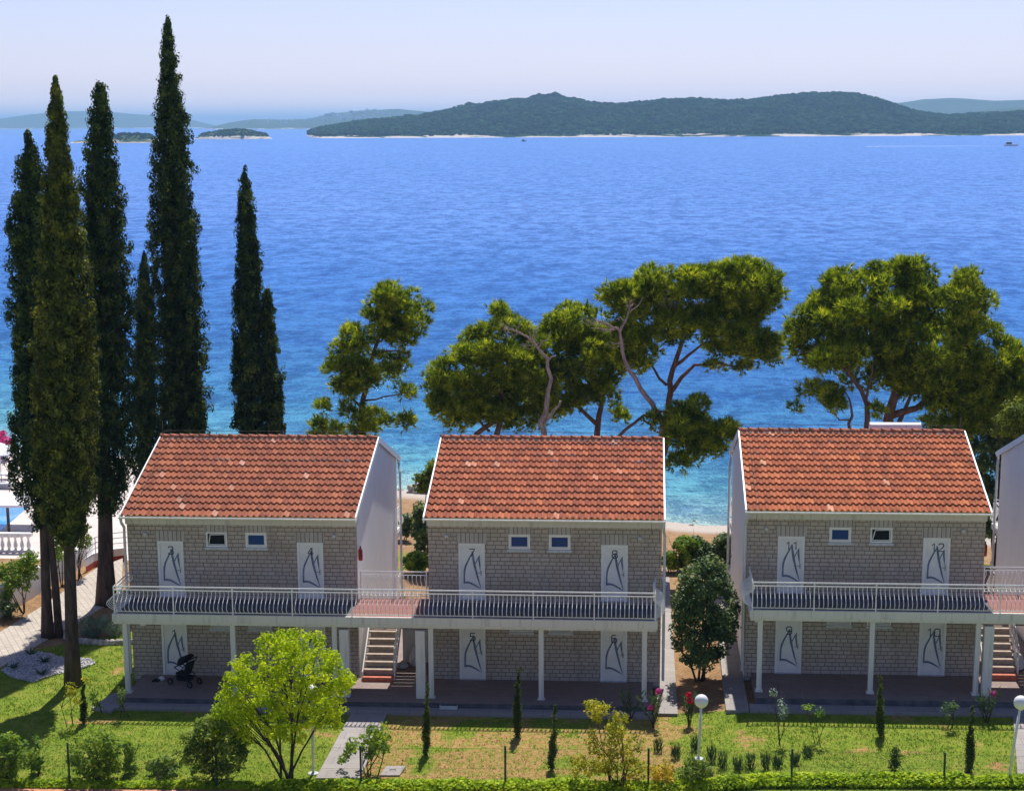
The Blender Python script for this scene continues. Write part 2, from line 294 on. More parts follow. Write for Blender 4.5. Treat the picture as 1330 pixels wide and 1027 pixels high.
def make_ground():
    fx = np.arange(-48, 30.01, .2); cx = np.array([-20000, -6000, -2000, -800, -400, -200, -120, -90, -70, -58])
    xs = np.concatenate([cx, fx, -cx[::-1]*1.0+0]); xs = np.unique(np.concatenate([cx, fx, [34, 40, 50, 65, 90, 130, 200, 400, 800, 2000, 6000, 20000]]))
    ys = np.unique(np.concatenate([[-280, -150, -80, -40, -20, 0, 15, 28, 36, 42, 46], np.arange(48, 70, .2), np.arange(70, 134, .4), [138, 145, 160]]))
    X, Y = np.meshgrid(xs, ys, indexing='ij'); Z = G(np.clip(X, -120, 120), Y)
    me = gridmesh('ground', X, Y, Z); a = me.color_attributes.new('zone', 'FLOAT_COLOR', 'POINT')
    sh = shore(np.clip(X, -120, 120)); lawn = lawn_density(X, Y); beach = smooth01(Y-sh, -7, -4)
    c = np.stack([lawn, beach, dryness(X, Y), smooth01(Y-sh, -1.5, .3)], -1).reshape(-1, 4); a.data.foreach_set('color', c.astype(np.float32).ravel())
    t = T('ground_soil'); at = t.n('Attribute', attribute_name='zone'); p = t.pos(False); sp = t.n('SeparateColor'); t.set(sp.inputs[0], at.outputs['Color'])
    n1 = t.noise(p, 1.6, 6, .65); n2 = t.noise(p, 9, 5, .7); n3 = t.noise(p, 45, 3, .7)
    grass = t.ramp(t.math('ADD', t.math('MULTIPLY', n2, .6), t.math('MULTIPLY', n3, .4)), (.32, (.07, .115, .012)), (.5, (.16, .235, .020)), (.68, (.32, .36, .05)))
    grass = t.mix(t.math('MULTIPLY', t.sm(n1, .42, .7), .5), grass, (.34, .31, .06))
    dry = t.ramp(n2, (.3, (.27, .145, .055)), (.6, (.47, .27, .115)), (.8, (.58, .40, .20)))
    dirt = t.ramp(t.math('ADD', t.math('MULTIPLY', n1, .5), t.math('MULTIPLY', n2, .5)), (.35, (.20, .115, .055)), (.55, (.36, .22, .11)), (.7, (.46, .33, .19)))
    beach = t.ramp(t.math('ADD', t.math('MULTIPLY', n2, .5), t.math('MULTIPLY', n3, .5)), (.35, (.34, .29, .24)), (.65, (.62, .55, .48)))
    edge = t.sm(t.math('ADD', sp.outputs[0], t.math('MULTIPLY', t.math('SUBTRACT', n2, .5), .9)), .4, .6)
    n4 = t.noise(p, 3.6, 6, .75); dk = t.sm(t.math('ADD', t.math('MULTIPLY', sp.outputs[2], .55), t.math('ADD', t.math('MULTIPLY', t.math('SUBTRACT', n4, .50), 1.7), t.math('MULTIPLY', t.math('SUBTRACT', n2, .5), .9))), .22, .75)
    c = t.mix(edge, dirt, t.mix(dk, grass, dry)); c = t.mix(sp.outputs[1], c, beach)
    t.bump(t.math('ADD', n3, n2), .7, .04); t.fin(c, .95, .1)
    tag(link('ground', me, t.m), kind='structure')
make_ground()
def make_sea():
    xs = np.array([-40000, -12000, -4000, -1500, -600, -300, -150, -80, -40, 0, 40, 80, 150, 300, 600, 1500, 4000, 12000, 40000.]); ys = np.array([72, 90, 100, 120, 150, 200, 300, 500, 900, 2000, 4000, 9000, 20000, 42000.])
    X, Y = np.meshgrid(xs, ys, indexing='ij'); me = gridmesh('sea', X, Y, np.full(X.shape, SEA))
    t = T('sea_water'); p = t.pos(False); x, y, z = t.xyz(p)
    d = t.math('SUBTRACT', y, t.math('SUBTRACT', 103.0, t.math('MULTIPLY', t.math('MINIMUM', t.math('SUBTRACT', x, 2.0), 0.0), .52)))
    nb = t.noise(t.scale(p, (.06, .10, 0)), 1, 5, .6); ns = t.noise(t.scale(p, (.5, .8, 0)), 1, 4, .65)
    d = t.math('ADD', d, t.math('MULTIPLY', t.math('SUBTRACT', nb, .5), t.math('MULTIPLY', d, .9)))
    c = t.ramp(t.math('POWER', t.math('DIVIDE', t.math('MAXIMUM', d, 0.0), 400.0), .5), (.0, (.52, .55, .48)), (.09, (.30, .48, .48)), (.17, (.11, .34, .45)), (.27, (.055, .22, .43)), (.40, (.042, .16, .42)), (.60, (.060, .185, .53)), (.92, (.13, .26, .64)))
    shal = t.math('SUBTRACT', 1.0, t.sm(d, 3.0, 30.0))
    c = t.mix(t.math('MULTIPLY', t.sm(ns, .58, .72), t.math('MULTIPLY', shal, .6)), c, (.05, .16, .22))
    c = t.mix(t.math('MULTIPLY', t.sm(nb, .52, .7), .30), c, (.012, .10, .40))
    st = t.noise(t.scale(p, (.0030, .014, 0)), 1, 5, .6)
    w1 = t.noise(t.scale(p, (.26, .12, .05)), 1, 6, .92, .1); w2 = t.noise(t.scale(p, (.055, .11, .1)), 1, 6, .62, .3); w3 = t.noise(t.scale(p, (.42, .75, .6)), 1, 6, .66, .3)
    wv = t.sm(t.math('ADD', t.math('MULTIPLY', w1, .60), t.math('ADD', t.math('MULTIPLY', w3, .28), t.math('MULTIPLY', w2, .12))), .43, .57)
    c = t.mix(1.0, c, t.mix(wv, (.58, .64, .74), (1.5, 1.42, 1.26)), 'MULTIPLY'); c = t.mix(t.math('MULTIPLY', t.sm(st, .52, .7), .22), c, (.12, .30, .70))  # bright crests and dark troughs of the ripples are painted into the colour
    h = t.math('ADD', t.math('MULTIPLY', w3, 1.2), t.math('ADD', t.math('MULTIPLY', w2, 2.6), t.math('MULTIPLY', w1, 3.0)))
    b = t.n('Bump'); t.set(b.inputs['Height'], h); t.set(b.inputs['Distance'], .6); t.set(b.inputs['Strength'], .8)
    df = t.n('BsdfDiffuse'); t.set(df.inputs[0], c); gl_ = t.n('BsdfGlossy'); t.set(gl_.inputs[0], (.42, .66, .95)); t.set(gl_.inputs['Roughness'], .10); t.t.links.new(b.outputs[0], gl_.inputs['Normal']); t.t.links.new(b.outputs[0], df.inputs['Normal'])
    fr = t.n('Fresnel'); t.set(fr.inputs[0], 1.33); t.t.links.new(b.outputs[0], fr.inputs['Normal']); mx = t.n('MixShader'); t.set(mx.inputs[0], t.math('MULTIPLY', fr.outputs[0], .55))
    t.t.links.new(df.outputs[0], mx.inputs[1]); t.t.links.new(gl_.outputs[0], mx.inputs[2]); t.t.links.new(mx.outputs[0], t.out.inputs[0])
    tag(link('sea', me, t.m), kind='structure')
make_sea()
# ------------------------------------------------------------------ far hills and islands
def forest_mat(name, a, b, rock, rz):
    t = T(name); p = t.pos(False); x, y, z = t.xyz(p); n = t.noise(p, .045, 6, .7); n2 = t.noise(p, .008, 4, .6)
    c = t.ramp(t.math('ADD', t.math('MULTIPLY', n, .6), t.math('MULTIPLY', n2, .4)), (.35, a), (.65, b))
    rk = t.math('SUBTRACT', 1.0, t.sm(t.math('ADD', t.math('SUBTRACT', z, SEA), t.math('MULTIPLY', t.math('SUBTRACT', t.noise(t.scale(p, (.012, .012, .2)), 1, 4, .7), .5), rz*9)), rz*.55, rz*.9))
    t.bump(n, .6, 4.0); return t.fin(t.mix(rk, c, rock), 1.0, .0)
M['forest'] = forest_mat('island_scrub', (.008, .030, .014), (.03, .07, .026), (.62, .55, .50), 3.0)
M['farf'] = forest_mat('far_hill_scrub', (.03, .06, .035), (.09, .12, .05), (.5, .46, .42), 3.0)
M['islet'] = forest_mat('islet_scrub', (.03, .06, .02), (.11, .14, .05), (.64, .57, .50), 4.2)
M['canopy'] = foliage('island_tree_leaves', (.008, .032, .015), (.022, .066, .026), (.048, .105, .036), .04, .02, 0)
def island(name, prof, Yb, depth, mat, pxs, rough=.08, seed=0, ny=28):
    pr = np.array(prof, float); px = np.arange(pr[0, 0], pr[-1, 0]+.1, pxs); top = np.interp(px, pr[:, 0], pr[:, 1]); Yr = Yb+depth*.5
    hz = np.array([PY(a, b, Yr)[2]-SEA for a, b in zip(px, top)]); hz = np.maximum(hz, 0)
    X0 = np.array([PY(a, 180, Yr)[0] for a in px]); ts = np.linspace(0, 1, ny)
    w = np.clip(hz/12, .12, 1)[:, None]; Tt = (ts-.5)[None]*(.25+.75*w)+.5
    wob = 1+rough*1.2*(fbm(px*.05, px*0, seed+5)-.5)[:, None]
    Y = Yb+(Tt*depth*wob); X = X0[:, None]*Y/Yr; c = np.clip(1-np.abs(ts*2-1), 0, 1)[None]
    shp = .2*np.clip(c*9, 0, 1)*np.minimum(1, 22/np.maximum(hz[:, None], 1))+(1-.2*np.minimum(1, 22/np.maximum(hz[:, None], 1)))*np.sin(c*math.pi/2)**1.15
    n = (fbm(X*.012+seed, Y*.012, seed+9)-.5); Z = SEA-1.0+(hz[:, None]+1.0)*shp*(1+rough*2*n*np.clip(1.4-shp*1.0, 0, 1))
    Z = np.where(c == 0, SEA-4, Z); o = link(name, gridmesh(name, X, Y, Z), M[mat]); tag(o, kind='structure')
    return X, Y, Z
island('hills', [(-90, 168), (-40, 160), (0, 155), (40, 149), (80, 145), (120, 144.5), (160, 147), (210, 151), (250, 156), (280, 163), (305, 168)], 12000, 2500, 'farf', 3, .06, 1)
HB = island('hills', [(262, 168), (300, 159), (330, 155), (370, 156), (400, 155), (430, 148), (480, 143), (520, 142), (560, 146), (600, 150), (680, 158), (760, 168)], 8600, 1500, 'farf', 3, .08, 2)
island('hills', [(1080, 168), (1150, 140), (1165, 134), (1200, 129), (1235, 127.5), (1290, 131), (1340, 130), (1400, 136), (1500, 160), (1520, 168)], 8000, 2000, 'farf', 3, .05, 3)
island('hills', [(1150, 168), (1200, 153), (1250, 147), (1300, 141), (1340, 139), (1420, 150), (1480, 168)], 6000, 1000, 'farf', 3, .05, 4)
MI = island('island', [(398, 178), (404, 171), (425, 166), (460, 160), (500, 156), (540, 153), (570, 147), (600, 142), (640, 135), (680, 131), (720, 129), (745, 131), (775, 137), (800, 137.5), (830, 135), (870, 131), (900, 129), (940, 132), (965, 134), (990, 131), (1020, 126), (1050, 123), (1075, 122), (1110, 124), (1140, 131), (1170, 142), (1200, 149), (1230, 152), (1262, 150), (1300, 148), (1340, 146), (1400, 140), (1460, 150), (1500, 178)], 3000, 1300, 'forest', 1.6, .16, 5, 40)
IA = island('islet', [(90, 186), (97, 183), (120, 181.5), (148, 178), (160, 175), (175, 175), (195, 176), (203, 180), (215, 184), (222, 186)], 2320, 130, 'islet', .8, .12, 6, 16)
IB = island('islet', [(252, 180), (262, 176), (272, 173), (285, 171), (300, 169), (318, 169), (335, 173), (346, 176), (354, 180)], 2880, 130, 'islet', .8, .12, 7, 16)
def canopy(name, grids, n, rmin, rmax, keep, kind='stuff', extra=()):
    X, Y, Z = grids; a = RNG.integers(0, X.shape[0]-1, n); half = X.shape[1]//2+3; b = RNG.integers(1, half, n); u = RNG.random(n); v = RNG.random(n)
    L = lambda A: (A[a, b]*(1-u)+A[a+1, b]*u)*(1-v)+(A[a, b+1]*(1-u)+A[a+1, b+1]*u)*v
    C = np.stack([L(X), L(Y), L(Z)], -1); ok = keep(C, a); C = C[ok]
    if len(extra): C = np.concatenate([C, np.array(extra)[:, :3]])
    n = len(C)
    r = rmin+(rmax-rmin)*RNG.random(n)**2.2; r = np.where(np.arange(n) >= n-len(extra), np.array([e[3] for e in extra])[np.minimum(np.maximum(np.arange(n)-(n-len(extra)), 0), max(len(extra)-1, 0))] if len(extra) else r, r); ph = (1+5**.5)/2
    I = unit(np.array([(-1, ph, 0), (1, ph, 0), (-1, -ph, 0), (1, -ph, 0), (0, -1, ph), (0, 1, ph), (0, -1, -ph), (0, 1, -ph), (ph, 0, -1), (ph, 0, 1), (-ph, 0, -1), (-ph, 0, 1)], float))
    Fc = np.array([(0, 11, 5), (0, 5, 1), (0, 1, 7), (0, 7, 10), (0, 10, 11), (1, 5, 9), (5, 11, 4), (11, 10, 2), (10, 7, 6), (7, 1, 8), (3, 9, 4), (3, 4, 2), (3, 2, 6), (3, 6, 8), (3, 8, 9), (4, 9, 5), (2, 4, 11), (6, 2, 10), (8, 6, 7), (9, 8, 1)])
    V = C[:, None]+I[None]*r[:, None, None]*(.75+.5*RNG.random((n, 12, 1)))*np.array([1.15, 1.15, .85]); V[..., 2] += (r*.35)[:, None]
    me = bpy.data.meshes.new(name); Fa = (Fc[None]+np.arange(n)[:, None, None]*12).reshape(-1, 3)
    me.vertices.add(n*12); me.vertices.foreach_set('co', V.astype(np.float32).ravel()); me.loops.add(Fa.size); me.loops.foreach_set('vertex_index', Fa.astype(np.int32).ravel())
    me.polygons.add(len(Fa)); me.polygons.foreach_set('loop_start', np.arange(0, Fa.size, 3, dtype=np.int32)); me.update(calc_edges=True)
    return tag(link(name, me, M['canopy']), kind=kind)
canopy('island_forest', MI, 17000, 2.4, 5.6, lambda C, a: (C[:, 2] > SEA+3.5), extra=[(*PY(px, py+1.5, 3650), r) for px, py, r in ((694, 129, 9), (700, 127.5, 10), (706, 127, 9), (713, 126.5, 10), (721, 127, 11), (729, 128.5, 8), (737, 130, 8), (743, 130.5, 7), (756, 134, 6), (764, 135, 6), (590, 143, 8), (600, 141, 9), (609, 139, 10), (617, 139, 8), (531, 153, 9), (793, 137, 7), (848, 133, 6), (957, 134, 9), (964, 133, 9), (1000, 130, 6), (1062, 123.5, 6), (1185, 146, 7), (1203, 150, 7), (1226, 152, 8), (1262, 150, 8))])
canopy('islet_scrub', IA, 500, 1.2, 3.4, lambda C, a: (C[:, 2] > SEA+4.2) & (a > 62)); canopy('islet_scrub', IB, 420, 1.2, 3.6, lambda C, a: (C[:, 2] > SEA+4.0))
def village():
    X, Y, Z = HB; m = MB(); pxs = np.arange(262, 760.1, 3)
    for _ in range(90):
        q = random.gauss(440, 42); a = int((q-262)/3); b = random.randint(5, 11)
        if not 5 < a < X.shape[0]-2: continue
        x, y, z = X[a, b], Y[a, b], Z[a, b]; w = random.uniform(4, 11); m.box(x-w, x+w, y-6, y+6, z-3, z+random.uniform(5, 9))
    tag(m.build('village', M['plaster']), kind='stuff')
village()
# ------------------------------------------------------------------ houses
YW = 62.36; HX = [-18.03, -7.39, 3.67, 14.31]; HY = [YW, YW, YW+.46, YW+.46]; HZ = [-.04, 0, .27, .27]
WD, DEP = 8.23, 10.92; SL = (7.68-5.89)/5.92
D1, D2 = 1.12, 6.085; FD = .92
def roofz(y): return 5.89+(y+.46)*SL if y <= 5.46 else 7.68-(y-5.46)*SL
DIG = {'0': [[(0, .2), (0, 1.1), (.2, 1.3), (.7, 1.3), (.9, 1.1), (.9, .2), (.7, 0), (.2, 0), (0, .2)]], '1': [[(.1, 1.0), (.5, 1.3), (.5, 0)]],
       '2': [[(0, 1.05), (.15, 1.3), (.72, 1.3), (.88, 1.1), (.82, .75), (0, .0), (.95, .0)]], '3': [[(0, 1.1), (.15, 1.3), (.7, 1.3), (.86, 1.1), (.8, .8), (.35, .7), (.8, .6), (.92, .2), (.75, 0), (.15, 0), (0, .2)]],
       '4': [[(.72, 0), (.72, 1.3), (.55, 1.3), (0, .42), (.98, .42)]], '5': [[(.85, 1.3), (.08, 1.3), (.04, .75), (.65, .78), (.88, .58), (.88, .2), (.68, 0), (.12, 0), (0, .15)]],
       '6': [[(.8, 1.3), (.2, 1.3), (0, 1.05), (0, .2), (.18, 0), (.72, 0), (.9, .2), (.9, .55), (.72, .75), (.1, .72)]], '7': [[(0, 1.3), (.92, 1.3), (.3, 0)]],
       '8': [[(.2, .7), (.05, .9), (.05, 1.12), (.22, 1.3), (.68, 1.3), (.85, 1.12), (.85, .9), (.7, .7), (.2, .7), (0, .5), (0, .2), (.2, 0), (.7, 0), (.9, .2), (.9, .5), (.7, .7)]],
       '9': [[(.8, .55), (.18, .55), (0, .75), (0, 1.1), (.18, 1.3), (.72, 1.3), (.9, 1.1), (.9, .2), (.72, 0), (.1, 0)]]}
def stroke(m, pts, w, y, h=.004):        # flat painted stroke on a vertical face, front at y
    w = [q*1.2 for q in w] if isinstance(w, list) and h == .004 else w
    ws = w if isinstance(w, (list, tuple)) else [w]*len(pts); pts = [np.array(p, float) for p in pts]; L, R = [], []
    for i, p in enumerate(pts):
        d0 = unit(p-pts[i-1]) if i else None; d1 = unit(pts[i+1]-p) if i < len(pts)-1 else None
        d = unit((d0 if d0 is not None else d1)+(d1 if d1 is not None else d0)); n = np.array([-d[1], d[0]])
        k = 1.0 if d0 is None or d1 is None else min(1.5, 1/max(.5, float(n@np.array([-d1[1], d1[0]]))))
        L.append(p+n*ws[i]*.5*k); R.append(p-n*ws[i]*.5*k)
    k = len(pts); vs = [(q[0], y, q[1]) for q in L]+[(q[0], y, q[1]) for q in R]+[(q[0], y+h, q[1]) for q in L]+[(q[0], y+h, q[1]) for q in R]; fs = []
    for i in range(k-1): fs += [(i, k+i, k+i+1, i+1), (2*k+i, 2*k+i+1, 3*k+i+1, 3*k+i), (i, i+1, 2*k+i+1, 2*k+i), (k+i, 3*k+i, 3*k+i+1, k+i+1)]
    m.add(vs, fs)
def wall_open(m, x0, x1, z0, z1, y0, y1, ops):
    xs = sorted({x0, x1, *[o[0] for o in ops], *[o[1] for o in ops]}); zs = sorted({z0, z1, *[o[2] for o in ops], *[o[3] for o in ops]})
    nx, nz = len(xs)-1, len(zs)-1; sol = np.ones((nx+2, nz+2), bool); sol[0] = sol[-1] = False; sol[:, 0] = sol[:, -1] = False
    for i in range(nx):
        for j in range(nz):
            cx, cz = (xs[i]+xs[i+1])/2, (zs[j]+zs[j+1])/2
            if any(o[0] < cx < o[1] and o[2] < cz < o[3] for o in ops): sol[i+1, j+1] = False
    for i in range(nx):
        for j in range(nz):
            if not sol[i+1, j+1]: continue
            a, b, c, d = xs[i], xs[i+1], zs[j], zs[j+1]
            m.add([(a, y0, c), (b, y0, c), (b, y0, d), (a, y0, d)], [(0, 1, 2, 3)]); m.add([(a, y1, c), (b, y1, c), (b, y1, d), (a, y1, d)], [(3, 2, 1, 0)])
            if not sol[i, j+1]: m.add([(a, y0, c), (a, y0, d), (a, y1, d), (a, y1, c)], [(0, 1, 2, 3)])
            if not sol[i+2, j+1]: m.add([(b, y0, c), (b, y1, c), (b, y1, d), (b, y0, d)], [(0, 1, 2, 3)])
            if not sol[i+1, j]: m.add([(a, y0, c), (a, y1, c), (b, y1, c), (b, y0, c)], [(0, 1, 2, 3)])
            if not sol[i+1, j+2]: m.add([(a, y0, d), (b, y0, d), (b, y1, d), (a, y1, d)], [(0, 1, 2, 3)])
MESH = {}
def cached(key, fn):
    if key not in MESH: MESH[key] = fn()
    return MESH[key]
def tile_mesh():
    ns = 39*8+1; u = np.linspace(0, WD, ns); ph = (u/TW) % 1.0
    prof = np.where(ph < .56, 0.050*np.sin(ph/.56*math.pi)**.9, -.012*np.sin((ph-.56)/.44*math.pi)); V = []; Fq = []
    jit = np.repeat(RNG.normal(0, .004, (2, 13, 39)), 8, axis=2); jit = np.concatenate([jit, jit[:, :, -1:]], 2)
    for side in (0, 1):
        for c in range(13):
            ya = -.50+c*TC if c == 0 else -.46+c*TC; yb = -.46+(c+1)*TC+.02; rows = []
            for (yy, th) in ((ya+.004, .058), (ya, .076), (ya+TC*.5, .05), (yb+.09, .012)):
                z = 5.89-.005+(yy+.46)*SL+th+prof*(1 if th else .9)+jit[side, c]*(th > 0); Y = yy+jit[side, c]*2.5; rows.append((u, Y if side == 0 else 10.92-Y, z))
            k = len(V); V += [(a, b if np.ndim(b) == 0 else b, z) for r in rows for a, b, z in zip(r[0], np.broadcast_to(r[1], u.shape), r[2])]
            for r in range(3):
                for i in range(ns-1):
                    q = (k+r*ns+i, k+r*ns+i+1, k+(r+1)*ns+i+1, k+(r+1)*ns+i); Fq.append(q if side == 0 else q[::-1])
    me = bpy.data.meshes.new('roof'); me.from_pydata([tuple(map(float, v)) for v in V], [], Fq); me.update(); me.materials.append(M['tile']); return me
def ridge_meshes():
    a = MB(); b = MB(); x = -.03; r = random.Random(3)
    while x < WD-.05:
        L = min(.37, WD+.03-x); pts = [(x, 5.46, 7.715), (x+L, 5.46, 7.70)]; a.tube(pts, [.128, .106], 12)
        for s in (-1, 1):
            for k in range(3):
                bx = x+L*(k+.5)/3; q = r.uniform(.03, .065); b.lathe((bx, 5.46+s*(.17+r.uniform(-.02, .03)), 7.665), [(q*1.7, -.07), (q*1.6, .0), (q*.7, q*.8)], 7)
        b.lathe((x, 5.46, 7.81), [(.05, -.06), (.045, .02), (.02, .04)], 7); x += .375
    return a, b
def door(h, i, x, z, num, lower):
    dr = MB(); wdt = FD; hh = 2.03; y = -.012
    fr = MB(); fr.box(x, x+.085, y, .10, z, z+hh); fr.box(x+wdt-.085, x+wdt, y, .10, z, z+hh); fr.box(x+.085, x+wdt-.085, y, .10, z+hh-.075, z+hh)
    dr.box(x+.085, x+wdt-.085, .03, .085, z+.02, z+hh-.075)
    for a, b, c, d in ((x+.16, x+.175, z+.12, z+hh-.16), (x+wdt-.175, x+wdt-.16, z+.12, z+hh-.16)): dr.box(a, b, .024, .03, c, d)
    for c in (z+.12, z+hh-.175): dr.box(x+.175, x+wdt-.175, .024, .03, c, c+.015)
    d = link('door', cached(('d', x, lower), lambda: dr.build('door', M['door']).data if False else mesh_of(dr, 'door', M['door'])), None, h)
    link('door_frame', cached(('df', x, lower), lambda: mesh_of(fr, 'door_frame', M['frame'])), None, d)
    hd = MB(); hd.tube([(x+wdt-.14, .03, z+.98), (x+wdt-.14, -.03, z+.98), (x+wdt-.25, -.03, z+.98)], .011, 6); hd.box(x+wdt-.16, x+wdt-.12, .018, .024, z+.88, z+1.06)
    link('door_handle', cached(('dh', x, lower), lambda: mesh_of(hd, 'door_handle', M['steel'])), None, d)
    th = MB(); th.box(x+.0, x+wdt, -.06, -.013, z+.004, z+.03); link('threshold', cached(('dt', x, lower), lambda: mesh_of(th, 'threshold', M['sill'])), None, d)
    top = z+hh-(.13 if lower else 0); s = lambda pts: [(x+(p-70)/478, top-(q-125)/462) for p, q in pts]; sm = MB()
    stroke(sm, s([(312, 262), (265, 345), (222, 428), (188, 500), (168, 575), (163, 660), (162, 795)]), [.02, .04, .05, .055, .055, .045, .05], .0225)
    stroke(sm, s([(160, 782), (205, 772), (262, 782), (330, 815), (395, 852), (440, 880)]), [.055, .06, .055, .05, .035, .008], .0205)
    stroke(sm, s([(300, 262), (312, 360), (332, 470), (362, 600), (395, 720), (436, 850)]), [.045, .06, .07, .055, .045, .018], .0185)
    stroke(sm, s([(338, 492), (365, 428), (395, 370), (422, 318)]), [.03, .028, .026, .012], .0165)
    stroke(sm, s([(420, 320), (412, 400), (422, 480), (432, 575)]), [.012, .055, .045, .008], .0145)
    link('sail_emblem', cached(('se', x, lower), lambda: mesh_of(sm, 'sail_emblem', M['mark'])), None, d)
    nm = MB(); w = .185; tot = len(num)*w+(len(num)-1)*.07; x0 = x+(295-70)/478-tot/2+(.03 if len(num) > 1 else 0)
    for k, ch in enumerate(num):
        for pl in DIG[ch]: stroke(nm, [(x0+k*(w+.06)+a*.2, top-.475+b*.205) for a, b in pl], .032, .0105)
    nm.build('door_number', M['num'], d)
def mesh_of(mb, name, mat):
    me = bpy.data.meshes.new(name); me.from_pydata(mb.v, [], mb.f); me.update(); me.materials.append(mat); return me
def window(h, x, z, w, hh, tilt, key):
    fr = MB(); fr.box(x, x+.055, -.02, .09, z, z+hh); fr.box(x+w-.055, x+w, -.02, .09, z, z+hh); fr.box(x+.055, x+w-.055, -.02, .09, z+hh-.055, z+hh); fr.box(x+.055, x+w-.055, -.02, .09, z, z+.055)
    f = link('window', cached(('w', key), lambda: mesh_of(fr, 'window', M['frame'])), None, h)
    a, b, c, d = x+.06, x+w-.06, z+.06, z+hh-.06; s = MB(); o = .0
    if tilt:                              # sash tipped open
        s.tube([(a+.02, .02, c+.02), (a+.10, -.06, d-.02)], .018, 6); s.tube([(a+.10, -.06, d-.02), (b-.03, .01, d-.02)], .018, 6); s.tube([(b-.03, .01, d-.02), (b-.02, .02, c+.02)], .018, 6); s.tube([(a+.02, .02, c+.02), (b-.02, .02, c+.02)], .018, 6)
    else:
        s.box(a, a+.035, .0, .04, c, d); s.box(b-.035, b, .0, .04, c, d); s.box(a+.035, b-.035, .0, .04, d-.035, d); s.box(a+.035, b-.035, .0, .04, c, c+.035)
    link('sash', cached(('ws', key, tilt), lambda: mesh_of(s, 'sash', M['frame'])), None, f)
    p = MB(); p.add([(a+.03, .015, c+.03), (b-.03, .015, c+.03), (b-.03, .028, d-.03), (a+.03, .028, d-.03), (a+.03, .07, c+.03), (b-.03, .07, c+.03), (b-.03, .07, d-.03), (a+.03, .07, d-.03)], [(0, 1, 2, 3), (4, 7, 6, 5), (0, 4, 5, 1), (3, 2, 6, 7), (0, 3, 7, 4), (1, 5, 6, 2)])
    link('pane', cached(('wp', key, tilt), lambda: mesh_of(p, 'pane', M['glassd'] if tilt else M['glass'])), None, f)
    q = MB(); q.box(x-.04, x+w+.04, -.07, -.021, z-.09, z-.002); link('sill', cached(('wl', key), lambda: mesh_of(q, 'sill', M['sill'])), None, f)
def house(i, label, nums, pipe, tilts, tint):
    h = thing('apartment_house', label, 'house', (HX[i], HY[i], HZ[i]), 'terracotta roofed apartment houses in the row')
    ops = [(d, d+FD, 0, 2.03) for d in (D1, D2)]+[(d, d+FD, 2.9, 4.93) for d in (D1, D2)]+[(x, x+w, z, z+hh) for x, w, z, hh in WINS]
    m = MB(); wall_open(m, .06, 8.17, -.2, 5.545, 0, .2, ops); link('stone_wall', cached('wall', lambda: mesh_of(m, 'stone_wall', M['stone'])), None, h)
    for q in [(d-.06, d+FD+.06, z, z+.368) for d in (D1, D2) for z in (4.932, 2.032)]+[(x-.05, x+w+.05, z+hh+.002, 5.54) for x, w, z, hh in WINS[:2]]:
        link('lintel', cached(('lint', q), lambda: mesh_of(MB().box(q[0], q[1], -.006, .05, q[2], q[3]), 'lintel', M['lintel'])), None, h)
    b = MB(); b.box(.03, 8.20, -.10, .3, 5.55, 5.86); link('eave_band', cached('band', lambda: mesh_of(b, 'eave_band', M['band'])), None, h)
    for s, (xa, xb) in enumerate(((.06, .28), (7.95, 8.17))):
        def gable():
            g = MB(); po = [(.2, -.6), (10.92, -.6), (10.92, roofz(10.92)-.06), (5.46, roofz(5.46)-.06), (.2, roofz(.2)-.06)]; n = 5
            g.add([(xa, y, z) for y, z in po]+[(xb, y, z) for y, z in po], [tuple(range(n-1, -1, -1)), tuple(range(n, 2*n))]+[(k, (k+1) % n, n+(k+1) % n, n+k) for k in range(n)]); return mesh_of(g, 'gable_wall', M['stucco'])
        link('gable_wall', cached(('gab', s), gable), None, h)
    def rear():
        g = MB(); wall_open(g, .28, 7.95, -.6, 5.8, 10.72, 10.90, [(a, a+1.5, z, z+2.1) for a in (1.2, 5.4) for z in (.0, 2.9)]); g.box(.3, 7.9, .3, 10.7, 5.60, 5.72); return mesh_of(g, 'rear_wall', M['stucco'])
    link('rear_wall', cached('rear', rear), None, h)
    for a in (1.2, 5.4):
        for z in (.0, 2.9):
            def fw_():
                g = MB(); g.box(a, a+.07, 10.74, 10.88, z, z+2.1); g.box(a+1.43, a+1.5, 10.74, 10.88, z, z+2.1); g.box(a+.715, a+.785, 10.74, 10.88, z, z+2.03); g.box(a+.07, a+1.43, 10.74, 10.88, z+2.03, z+2.1); return mesh_of(g, 'terrace_door', M['frame'])
            f = link('terrace_door', cached(('td', a, z), fw_), None, h)
            link('pane', cached(('tp', a, z), lambda: mesh_of(MB().box(a+.07, a+.715, 10.79, 10.82, z, z+2.03).box(a+.785, a+1.43, 10.79, 10.82, z, z+2.03), 'pane', M['glassd'])), None, f)
    rf = link('roof', cached('tiles', tile_mesh), None, h); rf.color = (*tint, 1)
    ra, rb = cached('ridge', ridge_meshes); link('ridge_tiles', cached('r1', lambda: mesh_of(ra, 'ridge_tiles', M['ridge'])), None, rf); link('ridge_mortar', cached('r2', lambda: mesh_of(rb, 'ridge_mortar', M['mortar'])), None, rf)
    def verge(xa, xb):
        g = MB()
        for ya, yb in ((-.52, 5.46), (5.46, 11.44)):
            za, zb = roofz(ya), roofz(yb); g.add([(x, y, z+dz) for x in (xa, xb) for y, z in ((ya, za), (yb, zb)) for dz in (-.12, .095)], [(0, 1, 3, 2), (4, 6, 7, 5), (0, 4, 5, 1), (2, 3, 7, 6), (1, 5, 7, 3), (0, 2, 6, 4)])
        return mesh_of(g, 'verge_board', M['wmetal'])
    link('verge_board', cached('v0', lambda: verge(-.05, -.002)), None, rf); link('verge_board', cached('v1', lambda: verge(WD+.002, WD+.05)), None, rf)
